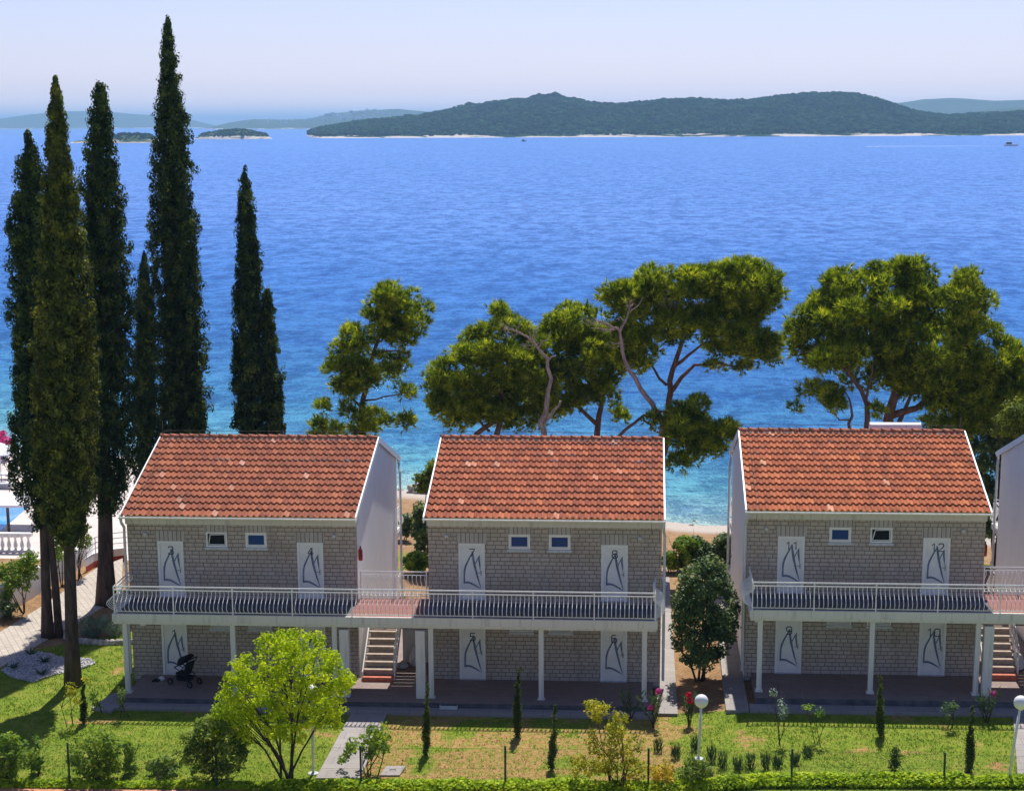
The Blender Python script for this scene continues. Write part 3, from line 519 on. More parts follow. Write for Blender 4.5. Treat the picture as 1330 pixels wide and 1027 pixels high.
    def gutter(yc):
        g = MB()
        if 1:
            pr = [(yc+.065*math.cos(a), 5.90+.065*math.sin(a)) for a in np.linspace(math.pi, 2*math.pi, 7)]+[(yc+.05*math.cos(a), 5.90+.05*math.sin(a)) for a in np.linspace(2*math.pi, math.pi, 7)]
            n = len(pr); g.add([(-.06, y, z) for y, z in pr]+[(WD+.06, y, z) for y, z in pr], [(k, (k+1) % n, n+(k+1) % n, n+k) for k in range(n)]+[(0, 13, 12, 1), (n+0, n+1, n+12, n+13)])
        return mesh_of(g, 'gutter', M['wmetal'])
    [link('gutter', cached(('gut', yc), lambda: gutter(yc)), None, rf) for yc in (-.56, 11.48)]
    px = .02 if pipe == 'L' else 8.23; g = MB(); sgn = -1 if pipe == 'L' else 1
    g.tube([(px, -.55, 5.84), (px, -.54, 5.70), (px, -.2, 5.45), (px+sgn*.04, -.08, 5.3), (px+sgn*.04, -.08, .1)], .05, 10); [g.box(px+sgn*.04-.062, px+sgn*.04+.062, -.13, -.02, z, z+.03) for z in (1.2, 2.6, 4.1)]
    g.build('downpipe', M['gmetal'], h)
    xr = WD-.06 if i in (0,) else .05; g = MB(); g.tube([(xr, 11.46, 5.84), (xr+(.12 if xr > 4 else -.1), 11.05, 5.4), (xr+(.12 if xr > 4 else -.1), 11.05, .0)], .05, 8); g.build('downpipe', M['gmetal'], h)
    g = MB(); xs = np.linspace(.1, WD-.1, 9); g.tube([(x, 5.46, 7.95+.012*math.sin(k*2.1)) for k, x in enumerate(xs)], .009, 5)
    for x in xs[::2]: g.tube([(x, 5.46, 7.8), (x, 5.46, 7.96)], .008, 5)
    rx = .05 if i in (0, 1) else WD-.15; g.tube([(rx, 5.46, 7.7), (rx, 5.46, 8.33)], .010, 5)
    wx = .35 if pipe == 'L' else WD-.42
    g.tube([(wx+.02*math.sin(y*3), y, roofz(y)+.105) for y in np.linspace(5.4, -.45, 9)]+[(wx, -.62, 5.9), (wx, -.12, 5.5), (wx, -.03, 5.3)], .006, 5)
    for y in np.linspace(5.0, .1, 6): g.lathe((wx, y, roofz(y)+.085), [(.018, -.03), (.018, .015), (.008, .03)], 6)
    g.build('lightning_wire', M['mortar'], rf)
    k = 0
    for z, lo in ((2.9, False), (0.0, True)):
        for d in (D1, D2): door(h, i, d, z, nums[k], lo); k += 1
    for k, (x, w, z, hh) in enumerate(WINS[:2]): window(h, x, z, w, hh, tilts[k], k)
    for k, (x, w, z, hh) in enumerate(WINS[2:]):
        def shut():
            s = MB(); s.box(x, x+w, .06, .09, z, z+hh)
            for q in range(9): s.add([(x+.03, y, zz) for y, zz in ((-.005, z+.04+q*.07), (.04, z+.085+q*.07))]+[(x+w-.03, y, zz) for y, zz in ((-.005, z+.04+q*.07), (.04, z+.085+q*.07))], [(0, 2, 3, 1)])
            s.box(x, x+.03, -.015, .06, z, z+hh); s.box(x+w-.03, x+w, -.015, .06, z, z+hh); s.box(x+.03, x+w-.03, -.015, .06, z, z+.03); return mesh_of(s, 'shutter', M['frame'])
        f = link('shutter', cached(('sh', k), shut), None, h); link('sill', cached(('shs', k), lambda: mesh_of(MB().box(x-.04, x+w+.04, -.07, -.016, z-.09, z-.002), 'sill', M['sill'])), None, f)
    for x in (.72, 7.42):
        def lampm():
            g = MB(); g.lathe((x, -.07, 5.16), [(.03, -.03), (.075, 0), (.085, .04), (.05, .09)], 10); g.box(x-.03, x+.03, -.07, -.001, 5.18, 5.24); return mesh_of(g, 'wall_lamp', M['gmetal'])
        link('wall_lamp', cached(('wlamp', x), lampm), None, h)
    link('meter_box', cached('mb', lambda: mesh_of(MB().bbox(.38, .58, -.05, -.001, 1.85, 2.08), 'meter_box', M['frame'])), None, h)
    rb_ = MB(); rb_.box(.06, 8.17, 10.905, 12.25, 2.62, 2.86)
    bal = link('rear_balcony', cached('rbal', lambda: mesh_of(rb_, 'rear_balcony', M['conc'])), None, h)
    def rrail():
        g = MB()
        for z0 in (2.86, .0):
            for z in (z0+.97, z0+.85, z0+.06): g.tube([(.09, 10.93, z), (.09, 12.2, z), (8.14, 12.2, z), (8.14, 10.93, z)], .02, 5)
            for x in (.09, 8.14):
                for y in np.linspace(11.05, 12.15, 9):
                    o = -1 if x < 4 else 1; g.tube([(x+o*f, y, z0+z) for z, f in ((.06, .0), (.2, .10), (.35, .12), (.55, .04), (.72, -.01), (.85, 0))], .012, 5)
            for x in np.linspace(.2, 8.0, 40): g.tube([(x, 12.2, z0+.06), (x, 12.3, z0+.3), (x, 12.2, z0+.85)], .012, 4)
        return mesh_of(g, 'railing', M['wmetal'])
    link('railing', cached('rrail', rrail), None, bal)
    return h
WINS = [(2.87, .75, 4.74, .53), (4.27, .75, 4.74, .53), (2.90, .82, 1.78, .64), (4.27, .82, 1.78, .64)]
house(0, 'stone fronted house with doors 1 to 4, beside the tall cypresses', ['3', '4', '1', '2'], 'L', (True, False), (.88, .91, .95))
house(1, 'stone fronted house with doors 5 to 8, between the two stair gaps', ['7', '8', '5', '6'], 'R', (False, False), (1.0, .97, .95))
house(2, 'stone fronted house with doors 9 to 12 and a white tank behind its ridge', ['11', '12', '9', '10'], 'L', (False, True), (1.06, 1.02, .92))
house(3, 'house at the right edge showing only its grey shaded gable wall', ['15', '16', '13', '14'], 'R', (False, False), (1.0, 1.0, .95))
# ------------------------------------------------------------------ balconies and stairs
def balcony(i, label, clipx):
    ox, oy, oz = HX[i], HY[i], HZ[i]; L0, L1 = -17.93+18.03, .62+18.03
    b = thing('balcony_walkway', label, 'balcony', (ox, oy, oz), 'long balconies joining the houses in pairs'); yf = -2.36; g2 = HX[1]-HX[0]
    MB().box(L0, L1, yf+.03, -.12, 2.62, 2.86).box(WD-.0, g2+.06, -.118, .35, 2.62, 2.86).build('floor_slab', M['conc'], b)
    m = MB(); m.box(L0-.03, L1+.03, yf-.02, yf+.10, 2.635, 2.90); m.box(L0, L1, yf+.05, yf+.25, 2.53, 2.618); m.box(L0-.03, L0+.09, yf+.10, -.12, 2.635, 2.90); m.box(L1-.09, L1+.03, yf+.10, -.12, 2.635, 2.90); m.build('fascia', M['conc'], b)
    MB().box(L0+.09, WD-.02, yf+.10, -.125, 2.862, 2.868).box(g2+.08, L1-.09, yf+.10, -.125, 2.862, 2.868).build('balcony_floor', M['shade_dark'], b); MB().box(WD-.018, g2+.078, yf+.10, .33, 2.862, 2.870).build('deck_tiles', M['deckt'], b)  # balcony floor is coloured near black to paint in the shade there
    MB().box(L0+.3, L1-.3, yf+.12, yf+.34, 2.3, 2.437).build('edge_beam', M['conc'], b) if False else None
    for px in (165, 304, 435.5, 560, 703, 837):
        x = PY(px, 858, 60.24)[0]-HX[0]; link('column', cached('col', lambda: mesh_of(MB().bbox(-.085, .085, -.085, .085, .0, 2.618, .01).box(-.13, .13, -.13, .13, 0, .06), 'column', M['conc'])), None, b).location = (x, -2.12, 0)
    for px in (447.5, 546):
        x = PY(px, 858, 60.1)[0]-HX[0]; link('pillar', cached('pil', lambda: mesh_of(MB().bbox(-.16, .16, -.16, .16, .0, 2.43, .012), 'pillar', M['conc'])), None, b).location = (x, -2.14, 0)
    # front railing: rails, posts, bellied balusters
    yr = yf+.06; m = MB(); z0 = 2.90
    for z, r in ((.95, .026), (.83, .017), (.075, .017)): m.tube([(L0+.05, -.02, z0+z), (L0+.05, yr, z0+z), (L1-.05, yr, z0+z), (L1-.05, -.02, z0+z)], r, 6)
    m.build('handrail', M['wmetal'], b)
    post = cached('post', lambda: mesh_of(MB().box(-.02, .02, -.02, .02, 0, .93), 'railing_post', M['wmetal'])); xs = np.linspace(L0+.05, L1-.05, 10)
    for x in xs: link('railing_post', post, None, b).location = (x, yr, z0)
    curve = [(.075, 0), (.11, -.11), (.17, -.22), (.25, -.30), (.33, -.315), (.42, -.25), (.52, -.12), (.61, .0), (.69, .07), (.76, .065), (.83, 0)]
    bme = cached('bal', lambda: mesh_of(MB().tube([(0, o, z) for z, o in curve], .0125, 6, False), 'baluster', M['wmetal']))
    pos = []; n = 14
    for a, c in zip(xs[:-1], xs[1:]): pos += [((a+(c-a)*k/n), yr, 0) for k in range(1, n)]
    side = [(L0+.05, y, -math.pi/2) for y in np.linspace(yr+.16, -.18, 13)]+[(L1-.05, y, math.pi/2) for y in np.linspace(yr+.16, -.18, 13)]
    pos = [p for p in pos if ox+p[0] < clipx]+side[:13]+side[13:]; rest = MB()
    for k, (x, y, a) in enumerate(pos):
        if k < 100: o = link('baluster', bme, None, b); o.location = (x, y, z0); o.rotation_euler = (0, 0, a)
        else: rest.tube([(x+math.sin(-a)*-o*-1 if a else x, y+(o if not a else 0), z0+z) for z, o in curve], .0125, 6, False)
    if rest.v: tag(rest.build('baluster', M['wmetal'], b), kind='stuff')
    # rail along the back of the gap
    m = MB(); xa, xb = WD-.02, g2+.0
    for z in (.95, .83, .075): m.tube([(xa, .30, z0+z), (xb, .30, z0+z)], .02 if z > .9 else .015, 6)
    for x in (xa+.05, (xa+xb)/2, xb-.05): m.box(x-.02, x+.02, .28, .32, z0-.03, z0+.93)
    for x in np.linspace(xa+.1, xb-.1, 16): m.tube([(x, .30-o, z0+z) for z, o in curve], .012, 5, False)
    m.build('rear_railing', M['wmetal'], b)
balcony(0, 'white railed balcony across the houses numbered 1 to 8', 99)
balcony(2, 'white railed balcony across the house numbered 9 to 12, running off the right edge', 16.5)
def stairs(i, label, x0, x1):
    s = thing('staircase', label, 'stairs', (HX[i]+WD, HY[i]-.45, HZ[i]), 'outdoor stairs in the gaps between the houses'); n = 8; rz, rn = .195, .30
    MB().box(x0, x1, 0, rn, 0, rz).build('bottom_step', M['redtile'], s); me = cached('step', lambda: mesh_of(MB().box(x0+.002, x1-.002, 0, rn+.03, -.05, 0).box(x0+.05, x1-.05, .04, .075, -rz, -.05), 'step', M['tread']))
    for k in range(1, n-1): link('step', me, None, s).location = (0, k*rn, (k+1)*rz)
    y1 = (n-1)*rn; zl = n*rz
    MB().box(x0, 2.36, y1, y1+1.15, zl-.16, zl).build('landing', M['tread'], s)
    for k in range(6): link('step', me, None, s).location = (x1-x0+.03, y1-.30-k*.27, zl+(k+1)*.19)
    for xa, ya, yb, za, zb, nm in ((x0-.04, .18, y1, .02, zl-.2, 'stringer'), (x1, .18, y1, .02, zl-.2, 'stringer')):
        m = MB(); m.add([(xx, y, z) for xx in (xa, xa+.035) for y, z in ((ya, za), (yb, zb), (yb, zb+.3), (ya, za+.32))], [(0, 1, 2, 3), (7, 6, 5, 4), (0, 4, 5, 1), (1, 5, 6, 2), (2, 6, 7, 3), (3, 7, 4, 0)]); m.build(nm, M['wmetal'], s)
    m = MB(); x = x1+.018
    for dz in (.35, .62, .92): m.tube([(x, .15, .18+dz), (x, y1, zl+dz-.05)], .018, 6)
    for k in range(0, n, 2): f = k/(n-1); m.tube([(x, .15+f*(y1-.15), .2+f*(zl-.2)), (x, .15+f*(y1-.15), 1.08+f*(zl-.23))], .016, 6)
    m.build('stair_railing', M['wmetal'], s)
stairs(0, 'pale concrete stairs rising between the houses numbered 1 to 8', .13, 1.22)
stairs(2, 'pale concrete stairs beside door 10, cut off by the right edge', .13, 1.22)
def small_wallthings():
    for i, lab in ((0, 'red fire extinguisher hung on the white gable beside door 4'), (2, 'red fire extinguisher beside the upper floor of the house with door 12')):
        e = thing('fire_extinguisher', lab, 'extinguisher', (HX[i]+8.26, HY[i]+.4, HZ[i]+4.22), 'red fire extinguishers on the gables'); MB().lathe((0, 0, 0), [(.07, 0), (.075, .03), (.075, .36), (.05, .42), (.025, .44)], 14).build('cylinder', M['red'], e)
        MB().lathe((0, 0, .44), [(.028, 0), (.03, .05)], 8).box(-.02, .02, -.09, .06, .49, .52).build('valve', M['dark'], e); MB().tube([(0, -.03, .47), (.03, -.11, .4), (.04, -.1, .12)], .013, 6).build('hose', M['dark'], e)
    a, b = PY(1129, 556, 69.4), PY(1196, 556, 69.4); c = (a+b)/2; s = thing('solar_tank', 'white cylindrical solar water tank behind the ridge of the right roof', 'water tank', c)
    h = (b[0]-a[0])/2; m = MB(); m.tube([(-h, 0, .0), (-h+.03, 0, 0), (h-.03, 0, 0), (h, 0, 0)], [.19, .22, .22, .19], 20); m.build('tank', M['wmetal'], s, smooth=False)
    m = MB(); zz = roofz(69.4-HY[2])+HZ[2]-c[2]; [m.box(x-.02, x+.02, -.02, .02, zz+.1, -.1) for x in (-h*.7, h*.7)]; m.add([(x, y, zz+.2-(y)*SL) for x in (-h, h) for y in (.35, 2.2)]+[(x, y, zz+.28-(y)*SL) for x in (-h, h) for y in (.35, 2.2)], [(0, 1, 3, 2), (4, 6, 7, 5), (0, 4, 5, 1), (2, 3, 7, 6), (0, 2, 6, 4), (1, 5, 7, 3)]); m.build('collector', M['glass'], s)
small_wallthings()
# ------------------------------------------------------------------ terraces, paths, hard landscape
def hard(name, mat, poly, z, h=.3):
    o = MB().slab([(p[0], p[1], z if len(p) < 3 else p[2]) for p in poly], h).build(name, M[mat]); return tag(o, kind='structure')
def rect(x0, x1, y0, y1): return [(x0, y0), (x1, y0), (x1, y1), (x0, y1)]
hard('terrace', 'terr', rect(-17.62, .52, 59.62, 62.33), 0, .5); hard('terrace', 'terr', rect(-9.78, -7.42, 62.334, 72.6), -.004, .5)
hard('terrace', 'terr', rect(3.98, 24.0, 59.95, 62.79), .27, .6); hard('terrace', 'terr', rect(11.92, 14.26, 62.794, 72.6), .266, .6)
hard('terrace_edge', 'shade_dark', rect(-17.62, .52, 59.604, 59.619), -.006, .16); hard('terrace_edge', 'shade_dark', rect(3.98, 24, 59.934, 59.949), .264, .2)  # thin dark strips paint shade onto the terrace risers
hard('pavement', 'pave', rect(-17.75, .62, 59.0, 59.603), -.17); hard('pavement', 'pave', rect(3.75, 24, 59.25, 59.933), .06, .4)
hard('pavement', 'pave', [(-18.55, 59.0), (-17.76, 58.6), (-17.76, 61.2), (-18.3, 60.6)], -.18)
a, b, c, d = gnd(452, 936), gnd(499, 936), gnd(468, 1012), gnd(410, 1012)
hard('path', 'pave', [tuple(q[:2]) for q in (d, c, (b[0], 58.996), (a[0], 58.996))], -.215); a, b, c, d = gnd(1318, 935), gnd(1345, 935), gnd(1352, 1012), gnd(1322, 1012)
hard('path', 'pave', [tuple(q[:2]) for q in (d, c, (b[0], 59.246), (a[0], 59.246))], .0)
hard('side_path', 'pave', [(.66, 59.4), (1.35, 59.4), (1.33, 78.5), (.84, 78.5)], -.165, .3); hard('side_path', 'pave', [(2.95, 59.3), (3.72, 59.3), (3.70, 74.5), (3.1, 74.5)], .03, .4)
hard('brick_edging', 'kerb', [(-40, 49.0), (20, 49.0), (20, 52.25), (-1, 52.0), (-16, 51.65), (-40, 50.6)], -.245, .2)
q = [gnd(*p) for p in ((-60, 900), (0, 868), (70, 826), (112, 802), (158, 775), (160, 735), (125, 745), (60, 785), (0, 822), (-60, 855))]
hard('garden_path', 'pavers', [(p[0], p[1]) for p in q], -.22)
def gravel_bed():
    pts = [gnd(*p) for p in ((3, 872), (25, 851), (50, 847), (88, 856), (118, 856), (124, 862), (105, 869), (70, 877), (43, 886), (15, 880))]; cx = np.mean([p[:2] for p in pts], 0); poly = [p[:2] for p in pts]
    t = T('white_gravel'); v = t.n('TexVoronoi'); t.set(v.inputs['Vector'], t.pos(False)); v.inputs['Scale'].default_value = 11
    cc = t.mix(.6, t.ramp(v.outputs['Color'], (.2, (.46, .44, .43)), (.8, (.74, .72, .70))), t.ramp(v.outputs['Distance'], (.1, (.78, .76, .74)), (.6, (.36, .34, .33)))); t.bump(t.math('MULTIPLY', v.outputs['Distance'], -1.0), 1.0, .06); M['gravel'] = t.fin(cc, .9, .1)
    tag(MB().slab([(p[0], p[1], -.235) for p in poly], .1).build('gravel_bed', M['gravel']), kind='structure')
    m = MB(); n = 0
    while n < 900:
        x = random.uniform(-24, -19); y = random.uniform(60, 67)
        if inpoly(np.array([x]), np.array([y]), poly)[0]:
            r = random.uniform(.03, .065); m.lathe((x, y, -.23), [(r*.8, -.02), (r, r*.4), (r*.45, r*.9)], 6); n += 1
    tag(m.build('gravel_stones', M['gravel']), kind='stuff')
gravel_bed()
# ------------------------------------------------------------------ trees
def tree(name, label, cat, base, group=None): return thing(name, label, cat, base, group)
def part(parent, name, V, k, mat): me = npmesh(name, np.asarray(V)-np.array(parent.location), k); return link(name, me, M[mat], parent)
def cypress(label, bx, by, prof, lean, n, mat, zc0, trunk_r, seed, extra=(), split=None, dense=1.0, clump=1.0):
    # prof: (height fraction 0..1 of the crown, radius) ; lean: axis x-offset at the top
    base = np.array([bx, by, gz(bx, by)-.03]); t = tree('cypress', label, 'tree', base, 'tall cypresses'); rg = np.random.default_rng(seed)
    H = prof[-1][2]; z0 = zc0; pz = np.array([p[0] for p in prof]); pr = np.array([p[1] for p in prof])
    def axis(f): return np.stack([bx+lean*f, np.full_like(f, by), base[2]+(H-base[2])*f], -1)
    N = int(n*dense); fz = z0+(1-z0)*rg.random(N*2)**.85; w = np.interp(fz, pz, pr); keep = rg.random(N*2) < (w/pr.max()+.08); fz = fz[keep][:N]; N = len(fz); r = np.interp(fz, pz, pr)*1.08
    th = rg.random(N)*2*np.pi; lump = 1+.20*np.sin(th*3+fz*9+seed)+.14*np.sin(th*7-fz*31+seed)+.16*rg.normal(size=N)*clump
    rr = r*np.clip(lump, .45, 1.45)*np.where(rg.random(N) < .36, .45, .86); C = axis(fz)+np.stack([np.cos(th)*rr, np.sin(th)*rr, rg.normal(0, .1, N)], -1)
    ph = rg.uniform(.20, .42, N); pw = rg.uniform(.13, .25, N); K = 46; pw = np.minimum(pw, r*.75+.045); ph = np.minimum(ph, r*1.3+.12)
    for (ex, ez, eh, er, cnt) in extra:                    # side leaders and sprigs
        f = rg.random(cnt); e = np.stack([bx+ex+rg.normal(0, er*.5, cnt)*(1-f*.6), by+rg.normal(0, er*.5, cnt), ez+eh*f], -1); C = np.concatenate([C, e]); th = np.concatenate([th, rg.random(cnt)*6.28]); ph = np.concatenate([ph, rg.uniform(.18, .36, cnt)]); pw = np.concatenate([pw, rg.uniform(.09, .17, cnt)])
    D = rdir(len(C)*K).reshape(len(C), K, 3); Q = C[:, None]+D*np.stack([pw, pw, ph], -1)[:, None]*rg.uniform(.55, 1.05, (len(C), K, 1))
    out = np.stack([np.cos(th), np.sin(th), np.full_like(th, .35)], -1)[:, None]; Nn = unit(D*1.0+out*.4+rg.normal(size=D.shape)*.22)
    up = np.array([0, 0, 1.])+rg.normal(size=D.shape)*.45+D*.5; a = unit(up-Nn*np.sum(up*Nn, -1, keepdims=True)); b = np.cross(Nn, a); L = rg.uniform(.07, .125, (len(C), K, 1)); Wd = L*.85
    V = np.stack([Q-a*L*.5, Q+b*Wd*.5, Q+a*L*.6, Q-b*Wd*.5], 2).reshape(-1, 3); part(t, 'crown', V, 4, mat)
    m = MB(); fs = np.linspace(0, .97, 12); A = axis(fs); zz = min(z0+.35, .9)
    m.tube([a-np.array(t.location) for a in A], [trunk_r*(1.35 if f == 0 else 1)*(1-f*.93) for f in fs], 10)
    for k in range(26):
        f = rg.uniform(z0-.05, .85); a = rg.random()*6.28; q = axis(np.array([f]))[0]-np.array(t.location); r_ = np.interp(f, pz, pr)*.8
        m.tube([q, q+(math.cos(a)*r_*.5, math.sin(a)*r_*.5, .5*r_+.2), q+(math.cos(a)*r_*.85, math.sin(a)*r_*.85, 1.3*r_+.5)], [.03, .02, .008], 5)
    if split:                                              # second stem from the ground
        m.tube([(split, .1, 0), (split*.95, .08, 2.0), (split*.75, .05, 4.2), (split*.3, 0, 6.5)], [trunk_r*.8, trunk_r*.7, trunk_r*.55, .08], 9)
    m.build('trunk', M['bark_c'], t, smooth=True); return t
def build_cypresses():
    H = lambda px, py, Y: PY(px, py, Y)[2]; X = lambda px, Y: PY(px, 600, Y)[0]
    g = gnd(95, 890); tp = PY(72, 98, g[1])
    cypress('tall olive green cypress with a bare dark trunk, nearest the lawn', g[0], g[1], [(0, .4, 0), (.27, .46, 0), (.33, .76, 0), (.42, .88, 0), (.56, .84, 0), (.7, .68, 0), (.82, .46, 0), (.93, .22, 0), (1, .04, tp[2]-.25)], tp[0]-g[0], 2500, 'cyp2', .25, .26, 1)
    g = gnd(62, 828); tp = PY(38, 178, g[1])
    cypress('dark cypress with a double trunk, leftmost of the tall group', g[0], g[1], [(0, .4, 0), (.24, .55, 0), (.34, .98, 0), (.5, .90, 0), (.68, .82, 0), (.84, .68, 0), (.93, .38, 0), (1, .06, tp[2])], tp[0]-g[0], 1750, 'cyp', .24, .21, 2, split=.42)
    g = gnd(138, 785); tp = PY(130, 114, g[1])
    cypress('dark ragged cypress with a thick red brown trunk by the garden path', g[0], g[1], [(0, .4, 0), (.2, .6, 0), (.28, 1.0, 0), (.45, .98, 0), (.62, 1.0, 0), (.76, .85, 0), (.9, .42, 0), (.97, .26, 0), (1, .12, tp[2])], tp[0]-g[0], 1900, 'cyp', .19, .36, 3, [(1.05, 9.0, 2.2, .35, 60), (.95, 12.2, 2.0, .3, 50), (-.75, 13, 2.4, .3, 40)], clump=1.5)
    Y = 77; tp = PY(187, 330, Y); bx = X(187, Y)-.1
    cypress('short slim cypress tucked between two taller cypresses', bx, Y, [(0, .3, 0), (.2, .42, 0), (.45, .44, 0), (.7, .38, 0), (.88, .24, 0), (1, .05, tp[2])], tp[0]-bx, 900, 'cyp', .12, .14, 4)
    Y = 79; tp = PY(217, 22, Y); bx = X(236, Y)
    cypress('tallest cypress, rising highest into the sky', bx, Y, [(0, .5, 0), (.15, .92, 0), (.35, 1.02, 0), (.5, .95, 0), (.66, .84, 0), (.78, .68, 0), (.87, .45, 0), (.95, .22, 0), (1, .07, tp[2]-.25)], tp[0]-bx, 2700, 'cyp', .08, .34, 5, [(.62, 5.5, 4.5, .45, 150), (.85, 3.5, 3.5, .4, 110), (.25, 18.6, 2.0, .3, 50), (.2, 12, 2.2, .35, 40)])
    Y = 80; tp = PY(318, 220, Y); bx = X(326, Y)
    cypress('cypress with two leaders standing alone right of the others', bx, Y, [(0, .5, 0), (.2, .70, 0), (.45, .60, 0), (.65, .52, 0), (.8, .42, 0), (.93, .22, 0), (1, .06, tp[2])], tp[0]-bx, 1350, 'cyp', .10, .24, 6, [(1.05, 2.5, 4.8, .66, 470), (1.0, 6.6, 3.4, .52, 270), (.96, 9.4, 2.6, .36, 150), (1.35, 5.6, 2.4, .16, 26), (.55, 12.2, 2.0, .22, 40), (-.45, 8.6, 1.2, .2, 25)])
build_cypresses()
DENS = 1.75
def puffs(polys, Y, dens, rpx, thick, flat=.8, zbias=0):
    s = Y*1.02/F; out = []
    for poly, dn in polys:
        p = np.array(poly, float); x0, y0 = p.min(0); x1, y1 = p.max(0); A = .5*abs(np.dot(p[:, 0], np.roll(p[:, 1], 1))-np.dot(p[:, 1], np.roll(p[:, 0], 1)))
        n = max(4, int(A/(math.pi*rpx**2)*dens*dn*DENS)); k = 0; g = 0
        while k < n and g < 60:
            g += 1; x = RNG.uniform(x0, x1, n*3); y = RNG.uniform(y0, y1, n*3); d = edged(x, y, poly); ok = inpoly(x, y, poly) & (d > 3.5); x, y, d = x[ok][:n-k], y[ok][:n-k], d[ok][:n-k]
            for a, b, e in zip(x, y, d):
                r = min(rpx*RNG.uniform(.65, 1.3), e+5); dep = RNG.uniform(-1, 1)*min(thick, .35+e*s*1.25); c = PY(a, b, Y+dep); out.append((c, r*s)); k += 1
    return out
def pine_crown(t, P_, mat, tufts=74, nb=10, L=(.18, .36), fl=.8):
    Cs, Ds = [], []
    for c, r in P_:
        n = max(12, int(tufts*1.15*(r/.5)**2)); d = rdir(n*2); d = d[(d[:, 2] > -.35) | (RNG.random(len(d)) < .35)][:n]; rad = RNG.uniform(.62, 1.05, (len(d), 1))
        rad = rad*np.where(RNG.random((len(d), 1)) < .18, 1.38, 1.0); Cs.append(c+d*rad*np.array([r, r, r*fl])); Ds.append(unit(d+np.array([0, 0, .55])+RNG.normal(0, .25, d.shape)))
    C = np.concatenate(Cs); D = np.concatenate(Ds); C = np.repeat(C, nb, 0); D = unit(np.repeat(D, nb, 0)+RNG.normal(0, .42, (len(C), 3)))
    V = blades(C, D, RNG.uniform(*L, len(C)), RNG.uniform(.030, .055, len(C))); return part(t, 'crown', V, 3, mat)
def limbs(t, name, Y, paths, mat, ground=None):
    m = MB(); off = np.array(t.location)
    for pts, r0, r1 in paths:
        w = [PY(p[0], p[1], Y+(p[2] if len(p) > 2 else 0)) for p in pts]; q = []
        for i in range(len(w)-1):                    # light wobble so limbs are not straight
            for f in (0, .5): q.append(w[i]*(1-f)+w[i+1]*f+(RNG.normal(0, .05, 3) if f else 0))
        q.append(w[-1]); n = len(q); m.tube([a-off for a in q], [r0+(r1-r0)*i/(n-1) for i in range(n)], 9)
    return m.build(name, M[mat], t, smooth=True)
def twigs(t, name, Y, starts, mat, n=7, L=(.3, .9), r=.012):
    m = MB(); off = np.array(t.location)
    for px, py, dx, dy in starts:
        for _ in range(n):
            a = PY(px+RNG.normal(0, 3), py+RNG.normal(0, 3), Y+RNG.uniform(-.4, .1))-off; d = unit(np.array([dx, 0, dy])+RNG.normal(0, .55, 3)); l = RNG.uniform(*L)
            b = a+d*l*.5+RNG.normal(0, .05, 3); c = a+d*l+RNG.normal(0, .12, 3); m.tube([a, b, c], [r, r*.7, r*.3], 4); e = b+unit(d+RNG.normal(0, .7, 3))*l*.45; m.tube([b, e], [r*.6, r*.25], 4)
    return m.build(name, M[mat], t)
def root(px, Y): x = PY(px, 600, Y)[0]; return np.array([x, Y, gz(x, Y)-.05])
def down(px, Y, px2=None):               # pixel of the ground under px at distance Y
    x = PY(px, 600, Y)[0]; z = gz(x, Y)-.1; d = np.array([x, Y, z-CZ]); k = d@fw; return (665+F*(d@R2)/k, CY-F*(d@U2)/k)
